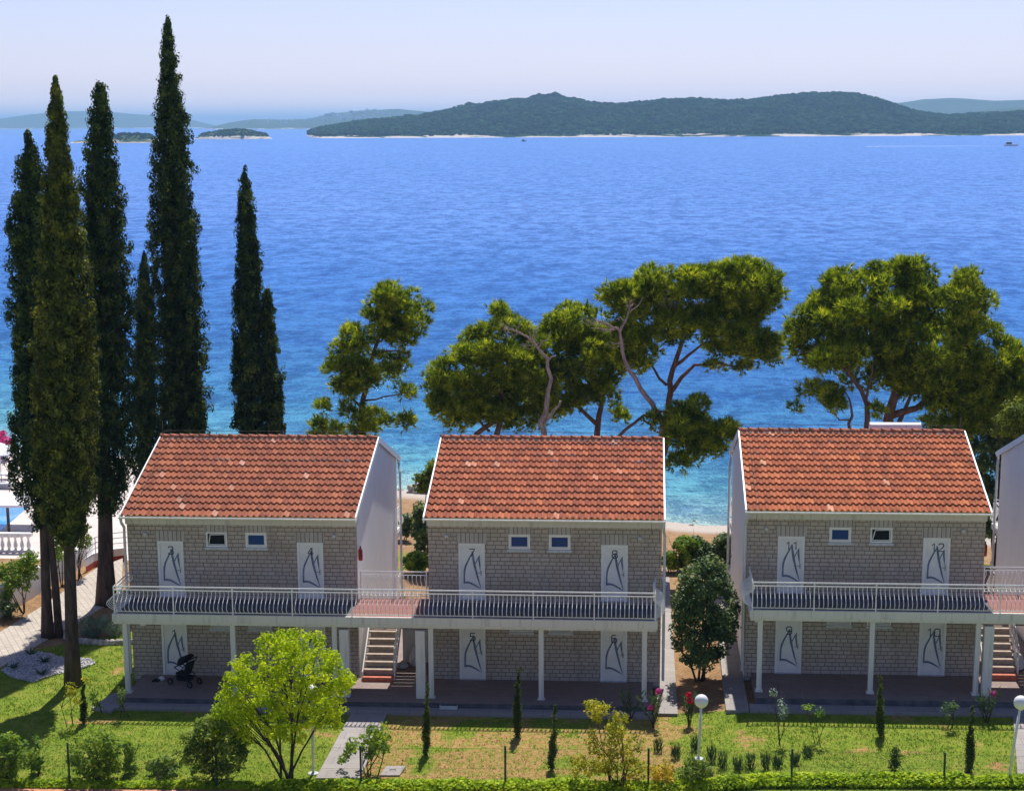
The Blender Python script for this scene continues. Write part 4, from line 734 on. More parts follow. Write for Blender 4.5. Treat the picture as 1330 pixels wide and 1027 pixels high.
def pines():
    Y = 82.0; t = tree('pine_tree', 'small open pine leaning right, alone over the first roof', 'tree', root(455, Y), 'pines along the shore')
    pine_crown(t, puffs([([(478, 388), (490, 372), (505, 366), (520, 376), (541, 369), (542, 393), (558, 398), (556, 424), (541, 438), (530, 456), (505, 450), (484, 440), (476, 412)], 1.0), ([(430, 450), (445, 424), (465, 421), (478, 440), (486, 468), (470, 492), (441, 488), (414, 482), (432, 470)], .85), ([(411, 482), (440, 490), (466, 503), (462, 516), (440, 512), (418, 500)], .8), ([(486, 452), (525, 458), (541, 468), (528, 486), (505, 498), (478, 498), (476, 470)], .5), ([(500, 505), (530, 498), (547, 506), (538, 520), (508, 518)], .5), ([(408, 520), (430, 522), (440, 534), (420, 536)], .5), ([(400, 548), (425, 545), (448, 556), (440, 572), (402, 572)], .9), ([(440, 520), (500, 535), (540, 530), (546, 546), (510, 566), (450, 570)], .6), ([(440, 470), (480, 466), (490, 520), (450, 515)], .6)], Y, 2.1, 8.5, .9), 'pine', 62)
    limbs(t, 'trunk', Y, [([down(452, Y), (462, 575), (470, 535), (477, 500), (482, 470), (492, 440), (503, 405), (512, 380)], .17, .03), ([(470, 530), (450, 510), (425, 497)], .06, .02), ([(473, 520), (500, 515), (535, 508)], .05, .015), ([(480, 480), (460, 462), (445, 440)], .06, .02), ([(486, 460), (515, 455), (535, 462)], .05, .015), ([(465, 555), (440, 556), (415, 556)], .05, .015), ([(466, 548), (500, 548), (540, 540)], .045, .012), ([(497, 425), (520, 415), (545, 405)], .05, .015)], 'bark_p')
    Y = 84.0; t = tree('pine_tree', 'dense rounded pine behind the left end of the middle roof', 'tree', root(640, Y), 'pines along the shore')
    pine_crown(t, puffs([([(555, 497), (562, 472), (575, 462), (590, 450), (605, 435), (622, 425), (640, 413), (650, 402), (662, 412), (682, 418), (700, 432), (712, 455), (722, 490), (722, 520), (708, 540), (690, 520), (660, 505), (640, 520), (655, 545), (640, 552), (622, 545), (600, 560), (582, 558), (566, 540), (557, 520)], 1.0), ([(640, 412), (645, 388), (652, 390), (656, 412)], .7), ([(600, 505), (700, 500), (722, 520), (712, 548), (690, 560), (655, 558), (625, 545)], .8)], Y, 2.3, 11, 2.2), 'pine')
    limbs(t, 'trunk', Y, [([down(642, Y), (643, 572), (652, 540), (652, 505), (650, 470), (655, 440)], .17, .05), ([(650, 545), (630, 555), (612, 575), down(606, Y)], .11, .13), ([(653, 510), (625, 490), (600, 480)], .08, .02), ([(651, 480), (675, 460), (695, 450)], .07, .02), ([(636, 560), (620, 540), (590, 520)], .07, .02)], 'bark_p')
    Y = 81.0; t = tree('dead_pine', 'leafless grey pine curving left in front of the rounded pine', 'tree', root(708, Y), 'dead grey pines')
    limbs(t, 'trunk', Y, [([down(712, Y), (708, 574), (702, 548), (710, 525), (716, 492), (711, 465), (695, 447), (672, 431), (655, 425)], .16, .02), ([(704, 552), (720, 532), (728, 520)], .07, .05), ([(712, 468), (722, 462)], .05, .02), ([(700, 452), (712, 440), (716, 430)], .035, .01), ([(690, 443), (688, 430)], .03, .01)], 'bark_d')
    twigs(t, 'twigs', Y, [(672, 431, -1, .4), (690, 440, .2, 1), (700, 450, -.8, -.1), (660, 428, -1, .2)], 'bark_d')
    Y = 85.5; t = tree('pine_tree', 'forked pine with a lower middle crown behind the middle roof', 'tree', root(775, Y), 'pines along the shore')
    pine_crown(t, puffs([([(700, 440), (716, 408), (738, 395), (762, 398), (780, 405), (800, 430), (806, 460), (808, 485), (790, 505), (764, 512), (738, 507), (718, 490)], 1.0), ([(700, 500), (750, 500), (795, 500), (800, 518), (765, 530), (735, 535), (712, 548)], .8), ([(792, 530), (808, 520), (812, 545), (798, 556)], .6)], Y, 2.3, 11, 1.6), 'pine')
    limbs(t, 'trunk', Y, [([down(775, Y), (775, 572), (778, 540), (781, 515), (797, 490), (815, 480)], .19, .05), ([(774, 550), (758, 535), (740, 522), (725, 508)], .11, .04), ([(783, 512), (770, 485), (755, 460), (745, 430)], .08, .02)], 'bark_p')
    Y = 82.5; t = tree('pine_tree', 'large flat topped pine spreading right between the two gaps', 'tree', root(836, Y), 'pines along the shore')
    pine_crown(t, puffs([([(776, 384), (795, 370), (820, 366), (842, 346), (862, 350), (882, 341), (902, 350), (935, 344), (970, 336), (1000, 348), (1022, 357), (1016, 384), (1002, 402), (985, 412), (958, 408), (930, 395), (905, 392), (880, 395), (850, 400), (822, 405), (795, 404), (778, 398)], 1.15), ([(900, 392), (950, 395), (990, 408), (985, 425), (1002, 436), (1022, 444), (1014, 466), (970, 472), (935, 462), (905, 440), (898, 412)], 1.1), ([(782, 400), (845, 396), (885, 396), (906, 400), (905, 440), (880, 448), (862, 452), (848, 470), (828, 486), (806, 480), (800, 440), (790, 415)], .85), ([(915, 470), (975, 474), (1015, 464), (1010, 478), (950, 484), (918, 480)], .5)], Y, 2.5, 10.5, 2.0), 'pine')
    limbs(t, 'trunk', Y, [([down(836, Y), (850, 612), (863, 585), (868, 560), (869, 520), (870, 495), (879, 465), (885, 432), (892, 412), (900, 390)], .22, .05), ([(869, 512), (885, 490), (902, 474), (935, 472), (975, 476)], .12, .02), ([(876, 475), (893, 462), (908, 450), (925, 430)], .09, .02), ([(866, 500), (850, 480), (838, 462)], .07, .03), ([(890, 418), (872, 408), (862, 392)], .07, .02), ([(892, 412), (915, 395), (945, 380)], .07, .02), ([(895, 400), (880, 380), (850, 370)], .06, .02)], 'bark_p')
    twigs(t, 'twigs', Y-.6, [(862, 388, -.3, 1), (866, 402, -.6, .5), (905, 395, .7, 1), (880, 400, 0, 1), (930, 474, .6, -.2)], 'bark_d', 6)
    Y = 80.0; t = tree('dead_pine', 'tall bare grey pine with forked top in front of the flat topped pine', 'tree', root(838, Y), 'dead grey pines')
    limbs(t, 'trunk', Y, [([down(838, Y), (850, 608), (863, 580), (861, 550), (848, 525), (832, 505), (818, 482), (808, 455), (805, 432), (812, 418), (816, 405), (822, 395)], .17, .02), ([(806, 432), (795, 425), (782, 418), (770, 412)], .06, .012), ([(800, 428), (785, 428), (765, 426)], .035, .01), ([(813, 417), (806, 412), (800, 414)], .03, .01), ([(816, 408), (828, 398), (835, 386)], .03, .008), ([(808, 446), (796, 446), (784, 448)], .03, .008)], 'bark_d')
    twigs(t, 'twigs', Y, [(780, 420, -1, .5), (818, 400, .3, 1), (796, 428, -1, 0), (808, 445, -1, 0)], 'bark_d', 6)
    Y = 79.5; t = tree('pine_tree', 'low sprawling pine filling the gap beside the right roof', 'tree', root(822, Y), 'pines along the shore')
    pine_crown(t, puffs([([(862, 530), (885, 518), (905, 526), (920, 540), (915, 560), (918, 585), (905, 592), (912, 606), (895, 613), (868, 606), (862, 570)], .9), ([(912, 560), (925, 550), (945, 548), (962, 553), (955, 572), (935, 590), (918, 595), (910, 578)], 1.2), ([(838, 540), (862, 535), (866, 560), (840, 560)], .5), ([(895, 512), (915, 520), (918, 545), (900, 540)], .6)], Y, 2.7, 11, 1.3), 'pine', 66)
    limbs(t, 'trunk', Y, [([down(822, Y), (834, 622), (850, 592), (862, 573), (880, 558), (905, 548), (925, 560)], .12, .02), ([(796, 574), (812, 558), (835, 540), (858, 534), (880, 540), (900, 550)], .08, .03), ([(835, 545), (850, 560), (862, 565)], .05, .02), ([(880, 560), (900, 575), (905, 595)], .05, .015)], 'bark_p')
    Y = 84.0; t = tree('pine_tree', 'broad bright pine with the widest crown, behind the right roof', 'tree', root(1140, Y), 'pines along the shore')
    pine_crown(t, puffs([([(1022, 432), (1028, 412), (1042, 398), (1058, 386), (1068, 368), (1088, 348), (1112, 352), (1150, 341), (1186, 337), (1212, 346), (1214, 364), (1228, 374), (1250, 352), (1268, 350), (1272, 368), (1298, 376), (1294, 396), (1276, 412), (1292, 424), (1302, 440), (1322, 448), (1340, 470), (1340, 500), (1290, 505), (1240, 520), (1212, 530), (1190, 512), (1165, 495), (1150, 478), (1128, 462), (1108, 470), (1085, 480), (1062, 482), (1040, 478), (1024, 456)], 1.0), ([(1160, 470), (1195, 468), (1205, 500), (1190, 520), (1165, 512)], 1.0), ([(1195, 500), (1250, 500), (1300, 490), (1345, 480), (1345, 560), (1260, 566), (1225, 552), (1200, 530)], .9), ([(1150, 395), (1200, 385), (1208, 420), (1160, 425)], 1.0), ([(1085, 462), (1150, 470), (1185, 480), (1180, 512), (1140, 510), (1095, 500)], .5), ([(1195, 540), (1260, 548), (1268, 575), (1205, 572)], .7)], Y, 2.3, 11.5, 2.8), 'pine', 74)
    limbs(t, 'trunk', Y, [([down(1150, Y), (1152, 562), (1160, 520), (1172, 480), (1176, 440), (1185, 400)], .30, .05), ([down(1176, Y), (1166, 562), (1176, 530), (1185, 505)], .16, .06), ([(1156, 540), (1190, 530), (1225, 505), (1255, 480), (1280, 450)], .18, .04), ([(1176, 450), (1140, 425), (1100, 400)], .1, .02)], 'bark_p')
    Y = 81.5; t = tree('pine_tree', 'slender forked pine under the left side of the broad bright pine', 'tree', root(1125, Y), 'pines along the shore')
    pine_crown(t, puffs([([(1034, 508), (1050, 496), (1078, 498), (1096, 512), (1108, 522), (1090, 532), (1068, 530), (1048, 524), (1034, 536), (1024, 534)], .75), ([(1050, 455), (1090, 450), (1118, 440), (1130, 455), (1120, 480), (1085, 485), (1058, 480)], .8), ([(1128, 520), (1145, 522), (1146, 545), (1130, 545)], .6)], Y, 2.6, 10, .9), 'pine', 60)
    limbs(t, 'trunk', Y, [([down(1126, Y), (1125, 562), (1126, 525), (1118, 505), (1102, 485), (1107, 462), (1108, 445)], .15, .03), ([down(1100, Y), (1104, 562), (1107, 540), (1104, 520), (1095, 505)], .10, .02), ([(1106, 545), (1090, 545), (1075, 535), (1070, 525)], .04, .012), ([(1125, 520), (1130, 495), (1133, 470)], .06, .02), ([(1104, 484), (1085, 470), (1062, 462), (1040, 458)], .05, .012)], 'bark_p')
    Y = 74.8
pines()
def leaf_crown(t, P_, mat, per=60, L=(.10, .18), asp=.55, fl=.85, up=.5, name='crown'):
    Cs, Ns = [], []
    for c, r in P_:
        n = max(10, int(per*1.25*(r/.3)**2)); d = rdir(n); Cs.append(c+d*RNG.uniform(.35, 1.05, (n, 1))*np.array([r, r, r*fl])); Ns.append(unit(d*.7+np.array([0, 0, up])+RNG.normal(0, .45, d.shape)))
    C = np.concatenate(Cs); N = np.concatenate(Ns); Ln = RNG.uniform(*L, len(C)); return part(t, name, leafquads(C, N, Ln, Ln*asp), 4, mat)
def ell(px, py, rx, ry, n=12, j=.18): return [(px+rx*math.cos(a)*(1+RNG.uniform(-j, j)), py+ry*math.sin(a)*(1+RNG.uniform(-j, j))) for a in np.linspace(0, 2*math.pi, n, endpoint=False)]
def stems(t, b, tops, r0, r1, mat='bark_g', spread=.12, n2=2):
    m = MB(); off = np.array(t.location)
    for tp in tops:
        s = b+np.array([RNG.normal(0, spread), RNG.normal(0, spread), 0]); mid = (s*.55+tp*.45)+RNG.normal(0, .08, 3)+np.array([(s-tp)[0]*.12, 0, .05]); m.tube([s-off, (s*.8+mid*.2)-off, mid-off, tp-off], [r0, r0*.85, (r0+r1)/2, r1], 7)
        for _ in range(n2):
            e = tp+RNG.normal(0, .35, 3)+np.array([0, 0, .15]); m.tube([mid-off, (mid+e)/2+RNG.normal(0, .05, 3)-off, e-off], [r1*1.3, r1, r1*.4], 5)
    return m.build('trunk', M[mat], t, smooth=True)
def shrub(name, label, cat, bpx, polys, mat, group=None, dens=2.6, rpx=9, thick=.8, per=60, L=(.08, .15), tops=5, r0=.03, r1=.01, base=None, yoff=0, asp=.55, up=.5, n2=2):
    b = gnd(*bpx) if base is None else np.array(base, float); t = thing(name, label, cat, b, group); P_ = puffs(polys, b[1]+yoff, dens, rpx, thick); leaf_crown(t, P_, mat, per, L, asp, up=up)
    if tops:
        idx = RNG.permutation(len(P_))[:tops]; stems(t, b, [P_[i][0] for i in idx], r0, r1, n2=n2)
    return t
def garden():
    shrub('lime_tree', 'bright lime green young tree with several slim dark stems', 'tree', (378, 1016), [([(268, 925), (282, 905), (288, 888), (300, 860), (318, 845), (335, 828), (350, 816), (376, 811), (396, 822), (412, 815), (425, 834), (440, 846), (446, 862), (458, 882), (452, 905), (440, 925), (420, 940), (400, 932), (382, 944), (362, 934), (340, 948), (318, 940), (300, 952), (284, 946)], 1.0), ([(444, 868), (462, 876), (460, 895), (446, 890)], .5), ([(258, 930), (300, 938), (335, 945), (330, 968), (270, 972)], .8), ([(335, 938), (420, 934), (412, 962), (345, 968)], .55), ([(400, 930), (448, 912), (456, 940), (415, 958)], .6)], 'lime', None, 2.8, 9, 1.4, 66, (.08, .145), 11, .045, .012, up=.6)
    shrub('laurel_tree', 'dark glossy round topped tree between the middle and right houses', 'tree', (914, 884), [([(874, 775), (880, 750), (893, 735), (908, 722), (926, 716), (942, 734), (950, 758), (961, 790), (959, 818), (951, 842), (934, 856), (918, 872), (898, 866), (880, 852), (871, 826), (875, 800)], 1.0)], 'laurel', None, 4.2, 11, 1.1, 62, (.09, .17), 6, .05, .02)
    for lab, b, pl, mat in (('broad leafy bush at the bottom left corner of the lawn', (8, 1012), ell(2, 978, 42, 33), 'bush'), ('large leafy bush in the lawn left of the dark olive bush', (125, 1013), ell(126, 980, 40, 32), 'bush'), ('dark olive bush just left of the lime tree', (278, 1018), ell(278, 972, 48, 40), 'olive'), ('small olive shrub low beside the dark olive bush', (212, 1012), ell(212, 996, 24, 16), 'olive'), ('small dark green bush at the foot of the white globe lamp', (905, 1022), ell(905, 1003, 22, 19), 'olive')):
        shrub('garden_bush', lab, 'bush', b, [(pl, 1.0)], mat, 'leafy bushes on the lawn', 3.2, 9, .9, 62, (.09, .17), 6, .02, .008)
    for lab, b, pl in (('slim pointed shrub right of the corner bush', (48, 1005), [(38, 1002), (42, 970), (46, 944), (50, 945), (54, 972), (60, 1002)]), ('slim pointed shrub right of the large leafy bush', (168, 1006), [(158, 1004), (162, 972), (167, 944), (171, 946), (175, 975), (180, 1004)])):
        shrub('pointed_shrub', lab, 'shrub', b, [(pl, 1.2)], 'bush', 'slim pointed shrubs', 3.2, 6, .3, 60, (.08, .14), 2, .02, .008)
    shrub('citrus_tree', 'small leafy fruit tree on the lawn beside the path and concrete lid', 'tree', (478, 1006), [(ell(470, 968, 24, 20), .9), (ell(492, 958, 18, 22), .8), (ell(452, 985, 14, 10), .6)], 'bush', None, 2.6, 8, .6, 52, (.09, .16), 5, .022, .009)
    shrub('variegated_shrub', 'tall yellow green shrub in front of the middle house terrace', 'shrub', (800, 1026), [(ell(778, 922, 17, 18), .9), (ell(806, 930, 15, 9), .7), (ell(800, 970, 42, 36), .75), (ell(760, 990, 26, 22), .5), (ell(828, 1000, 22, 18), .5)], 'yellow', 'yellow shrubs by the fence', 2.8, 8, .8, 60, (.07, .13), 9, .028, .008)
    shrub('golden_shrub', 'low golden yellow shrub between two green fence posts', 'shrub', (862, 1026), [(ell(862, 1003, 24, 18), .9)], 'gold', 'yellow shrubs by the fence', 2.6, 8, .5, 52, (.07, .13), 4, .02, .006)
    for lab, b, top, w, m in (('slim young cypress nearest the path, on the dry lawn', (553, 980), 888, 6, 'sap'), ('slim young cypress under the middle house, between door 5 and door 6', (671, 957), 868, 6.5, 'sap'), ('slim young cypress leaning right, nearest the yellow shrub', (716, 1001), 917, 6, 'sap'), ('slim young cypress in a bare soil ring before the right house', (1143, 957), 878, 6, 'sap'), ('slim young cypress farthest right on the green lawn', (1259, 1003), 918, 6.5, 'sap'), ('slim young cypress among the saplings left of the first house', (109, 940), 884, 5.5, 'sap')):
        g = gnd(*b); dx = {553: 2, 671: 2, 716: 5, 1143: 0, 1259: 4, 109: -1}[b[0]]; t = thing('cypress_sapling', lab, 'young tree', g, 'slim young cypresses on the lawn'); x, y = b
        P_ = []
        for k in range(26):
            f = k/25; wd = w*(.55+.9*math.sin(min(1, f*1.35+.12)*math.pi)**.8*.6)*(1 if f < .8 else (1-f)/.2*.8+.2); c = PY(x+dx*f+RNG.normal(0, 1.0), y-4-(y-4-top)*f, g[1]+RNG.normal(0, .05)); P_.append((c, max(.06, .92*wd*g[1]*1.02/F)))
        leaf_crown(t, P_, m, 560, (.05, .10), .45, 1.3, .3); MB().tube([(0, 0, -.05), (0, 0, .5), (dx*.02, 0, 1.2)], [.025, .02, .012], 6).build('trunk', M['bark_g'], t)
    shrub('conifer_shrub', 'small bushy conifer alone in the middle of the green lawn', 'shrub', (1162, 1001), [([(1152, 998), (1154, 978), (1158, 966), (1166, 966), (1172, 980), (1172, 999)], 1.1)], 'sap', None, 3, 5, .25, 70, (.06, .11), 2, .015, .006)
    q = [(855, 976), (877, 985), (903, 974), (924, 990), (938, 997), (958, 1001), (974, 998), (994, 999), (1010, 996), (1032, 992), (1049, 983)]; who = ['at the left end of the row', 'second from the left in the row', 'right beside the white lamp pole', 'just right of the white lamp pole', 'with a leaning tip', 'widest of the row', 'spread in two tufts', 'close beside its right neighbour', 'close beside its left neighbour', 'behind a green fence post', 'at the right end of the row']
    for (x, y), wl in zip(q, who):
        g = gnd(x, y); t = thing('rosemary_tuft', 'upright dark rosemary tuft '+wl, 'herb tuft', g, 'rosemary tufts in a row by the lamp'); n = int(RNG.integers(110, 190)); h = RNG.uniform(.30, .62); a = RNG.random(n)*6.28; r = RNG.random(n)**.6*.14
        C = g+np.stack([np.cos(a)*r, np.sin(a)*r, RNG.random(n)**1.2*h*.75], -1); D = unit(np.stack([np.cos(a)*.22, np.sin(a)*.22, np.ones(n)], -1)+RNG.normal(0, .16, (n, 3))); part(t, 'foliage', blades(C, D, RNG.uniform(.12, .28, n), RNG.uniform(.018, .032, n)), 3, 'rosem')
        MB().tube([(0, 0, -.03), (0, 0, .12)], [.03, .02], 6).build('stem', M['bark_g'], t)
    for lab, b, h, fl, n in (('oleander with two clusters of purple pink flowers by the side path', (848, 944), 52, [(855, 897, 'pinkf'), (845, 918, 'pinkf')], 70), ('oleander with two red flower heads left of the globe lamp', (895, 942), 40, [(894, 902, 'redf'), (896, 910, 'redf')], 60), ('pale green oleander without flowers before door 6', (818, 936), 44, [], 64), ('oleander with a single pink flower by the right stairs', (1280, 938), 44, [(1290, 900, 'pinkf')], 64)):
        g = gnd(*b); t = thing('oleander', lab, 'flowering shrub', g, 'oleanders along the terrace edge'); C, N = [], []; m = MB(); A = []
        for k in range(7):
            tp = PY(b[0]+RNG.normal(0, 7), b[1]-h*RNG.uniform(.65, 1), g[1]+RNG.normal(0, .1)); m.tube([(RNG.normal(0, .04), RNG.normal(0, .04), -.03), (tp-g)*.55+RNG.normal(0, .04, 3), tp-g], [.014, .010, .005], 5); A.append(tp)
        for tp in A:
            for q_ in range(n//3): f = RNG.uniform(.3, 1.05); C.append(g+(tp-g)*f); a = RNG.random()*6.28; N.append((math.cos(a)*.75, math.sin(a)*.75, .75))
        m.build('stem', M['bark_g'], t); C = np.array(C); part(t, 'foliage', blades(C, unit(np.array(N)+RNG.normal(0, .2, C.shape)), RNG.uniform(.16, .28, len(C)), RNG.uniform(.03, .05, len(C))), 3, 'ole')
        for x, y, mt in fl: c = PY(x, y, g[1]-.05); d = rdir(46); part(t, 'flower', leafquads(c+d*RNG.uniform(.04, .12, (46, 1)), d, .10, .09), 4, mt)
    for lab, b, pts, mat, sz in (('thin sapling with a leafy top in front of door 9', (1014, 968), [(ell(1016, 922, 8, 16), .8), (ell(1005, 900, 6, 6), .8)], 'lav', .0), ('young tree with a drooping feathery top on the lawn', (1062, 966), [(ell(1048, 918, 16, 5), .9), (ell(1064, 925, 7, 9), .8), (ell(1058, 945, 7, 7), .4)], 'bush', 0), ('small bright green plant before door 10', (1236, 946), [(ell(1236, 918, 14, 8), .9), (ell(1232, 930, 6, 6), .6)], 'ole', 0), ('bright yellow green sapling in front of the nearest cypress trunk', (93, 944), [(ell(91, 895, 9, 14), .9), (ell(98, 905, 10, 10), .8), (ell(112, 882, 6, 6), .7)], 'yellow', 0), ('small leafy sapling with its stake by the terrace corner', (122, 928), [(ell(121, 903, 7, 12), .9), (ell(126, 915, 8, 8), .6)], 'bush', 0), ('spindly rose bush at the left corner of the terrace', (160, 934), [(ell(158, 905, 9, 18), .5)], 'olive', 0)):
        shrub('sapling', lab, 'young tree', b, pts, mat, 'thin saplings on the lawn', 2.8, 6, .25, 46, (.07, .12), 3, .014, .006)
    g = gnd(128, 832); t = thing('lavender_bush', 'silvery green bush inside the stone ring beside the first house', 'bush', g); P_ = puffs([(ell(122, 815, 20, 16), 1), (ell(145, 812, 16, 14), .8)], g[1]+.5, 3, 8, .8); C = np.concatenate([c+rdir(70)*r*RNG.uniform(.3, 1, (70, 1)) for c, r in P_]); part(t, 'foliage', blades(C, unit(rdir(len(C))+np.array([0, 0, 1.0])), RNG.uniform(.12, .24, len(C)), RNG.uniform(.02, .035, len(C))), 3, 'lav')
    rg = thing('stone_ring', 'low curved ring of stones around the silvery bush', 'edging', g); m = MB(); c = g+np.array([.35, .6, 0])
    for k in range(26): a = math.pi+(k/25)*math.pi; x, y = 1.75*math.cos(a)+c[0]-g[0], 1.1*math.sin(a)+c[1]-g[1]; m.lathe((x, y, -.05), [(.13, 0), (.14+RNG.uniform(0, .03), .1), (.12, .22), (.05, .26)], 7)
    m.build('stones', M['rock'], rg)
    for k, (x, y, wl) in enumerate(((18, 870, 'at the left end of the white gravel'), (40, 852, 'at the far edge of the white gravel'), (58, 862, 'in the shaded middle of the white gravel'), (55, 878, 'in the sunlit front of the white gravel'))):
        g = gnd(x, y); g[2] = -.2; t = thing('agave', 'small spiky agave '+wl, 'plant', g, 'agaves in the gravel bed'); n = 26; a = RNG.random(n)*6.28; D = unit(np.stack([np.cos(a), np.sin(a), RNG.uniform(.25, 1.4, n)], -1)); part(t, 'leaves', blades(np.repeat(g[None], n, 0)+D*.02, D, RNG.uniform(.22, .42, n), .07), 3, 'agave')
garden()
def hedge_and_grass():
    n = 34000; x = RNG.uniform(-24, 14.5, n); yf = np.interp(x, [-24, -19, -10, -3.7, 12, 15], [51.25, 51.6, 51.9, 52.25, 53.1, 53.3]); w = np.interp(x, [-24, -12, -9, 15], [.5, .45, .8, .8]); h = np.interp(x, [-24, -12, -9, 15], [.20, .20, .34, .34]); yf = yf-np.interp(x, [-24, -12, -9, 15], [0, 0, .14, .2]); y = yf+RNG.uniform(-.5, .5, n)*w; hh = h*(1-((y-yf)/w*2)**2*.6)*(.55+.75*fbm(x*1.7, y*1.7, 31))
    z = G(x, y)+hh*RNG.uniform(.15, 1.0, n)**.6; C = np.stack([x, y, z], -1); N = unit(RNG.normal(0, .5, (n, 3))+np.array([0, -.2, 1.0])); L = RNG.uniform(.09, .17, n); tag(link('hedge_ground_cover', npmesh('hedge_ground_cover', leafquads(C, N, L, L*.7), 4), M['hedge']), kind='stuff')
    n = 150000; x = RNG.uniform(-27, 15, n); y = RNG.uniform(51.5, 68, n); d = lawn_density(x, y); ok = (RNG.random(n) < d*(1-.6*dryness(x, y))*(.45+.55*smooth01(fbm(x*2.2, y*2.2, 77), .38, .6))) & ~((x > -17.8) & (x < .6) & (y > 58.97)) & ~((x > 3.7) & (y > 59.2))
    pq = [gnd(*p)[:2] for p in ((452, 936), (499, 936), (468, 1012), (410, 1012))]; gq = [gnd(*p)[:2] for p in ((3, 872), (25, 851), (50, 847), (88, 856), (118, 856), (124, 862), (105, 869), (70, 877), (43, 886), (15, 880))]; kq = [gnd(*p)[:2] for p in ((-60, 905), (0, 872), (70, 830), (112, 806), (160, 778), (160, 735), (-60, 800))]
    for q in (pq, gq, kq): ok &= ~inpoly(x, y, q)
    x, y = x[ok], y[ok]; n = len(x); C = np.stack([x, y, G(x, y)-.01], -1); C = np.repeat(C, 2, 0)+RNG.normal(0, .02, (2*n, 3))*[1, 1, 0]; D = unit(RNG.normal(0, .45, (2*n, 3))+np.array([0, 0, 1.0]))
    t = T('grass_blades'); g = t.n('NewGeometry'); p = g.outputs['Position']; n1 = t.noise(p, 1.6, 6, .65); f = t.math('ADD', t.math('MULTIPLY', g.outputs['Random Per Island'], .5), t.math('MULTIPLY', t.sm(n1, .38, .68), .5))
    m = t.fin(t.ramp(f, (.08, (.10, .19, .012)), (.45, (.25, .40, .022)), (.75, (.42, .50, .05)), (.97, (.52, .40, .12))), .7, .15)
    tag(link('grass', npmesh('grass', blades(C, D, RNG.uniform(.05, .10, 2*n), .020), 3), m), kind='stuff')
hedge_and_grass()
# ------------------------------------------------------------------ lamps, fence, stroller, pool side, boats
def lamp(label, gx, gy, bx, by, rpx):
    b = gnd(bx, by); c = PY(gx, gy, b[1]); t = thing('globe_lamp', label, 'lamp post', b, 'globe lamps in the garden'); r = rpx*b[1]*1.02/F; v = c-b; m = MB(); m.tube([(0, 0, -.1), v*.5, v-unit(v)*r*.9], [.045, .042, .04], 10); m.build('pole', M['lawnpole'], t, smooth=True)
    MB().lathe((0, 0, -.05), [(.17, 0), (.17, .07), (.12, .09)], 14).build('base_plate', M['sill'], t); MB().lathe(v, [(.06, -r*1.03), (.075, -r*.92), (.05, -r*.85)], 12).build('collar', M['gmetal'], t)
    MB().lathe(v, [(r*math.sin(a), -r*math.cos(a)) for a in np.linspace(.08, math.pi-.02, 18)], 26).build('globe', M['globe'], t, smooth=True)
lamp('white globe lamp on a slanting white pole, right of the red oleander', 911, 910, 907, 985, 9.2); lamp('white globe lamp at the right edge of the lawn', 1326, 912, 1309, 1017, 9.5); lamp('white globe lamp half hidden behind the lime tree', 405, 897, 407, 1004, 9)
def fence():
    f = thing('wire_fence', 'thin wire fence on green posts along the front of the lawn', 'fence', (0, 0, 0)); B = []
    for px, top in ((-90, 965), (97, 965), (285, 966), (470, 969), (656, 969), (842, 972), (1030, 973), (1232, 978), (1420, 982)):
        x = PY(px, 1020, 52.0)[0]; y = np.interp(x, [-24, -19, -10, -3.7, 12, 15], [51.25, 51.6, 51.9, 52.25, 53.1, 53.3])-.12; z = gz(x, y); zt = PY(px, top, y)[2]; B.append((x, y, z, zt))
        MB().tube([(x, y, z-.2), (x+.0, y, zt)], .032, 8).lathe((x, y, zt), [(.034, 0), (.03, .02), (.01, .03)], 8).build('fence_post', M['greymetal'], f)
    m = MB()
    for a, b in zip(B[:-1], B[1:]):
        a, b = np.array(a), np.array(b); L = np.hypot(*(b-a)[:2])
        for q in (.03, .5, .97): m.tube([(p[0], p[1]-.036, p[2]+(p[3]-p[2])*q) for p in (a, b)], .0025, 4, False)
        hgt = a[3]-a[2]; k = int(L/.085)
        for i in range(-int(hgt/.085), k):
            for s in (0, 1):
                u0, u1 = i*.085/L, (i*.085+hgt)/L; z0, z1 = .03, .97; lo, hi = max(0, u0), min(1, u1)
                if hi <= lo: continue
                fz = lambda u: (u-u0)/(u1-u0) if s == 0 else 1-(u-u0)/(u1-u0)
                pts = [(a[0]+(b[0]-a[0])*u, a[1]+(b[1]-a[1])*u-.036, a[2]+hgt*(.03+.94*fz(u))) for u in (lo, hi)]; m.tube(pts, .0013, 3, False)
    m.build('wire_mesh', M['greymetal'], f)
fence()
M['dark2'] = plain('grey_plastic', (.10, .10, .11), .5, .2, 9)
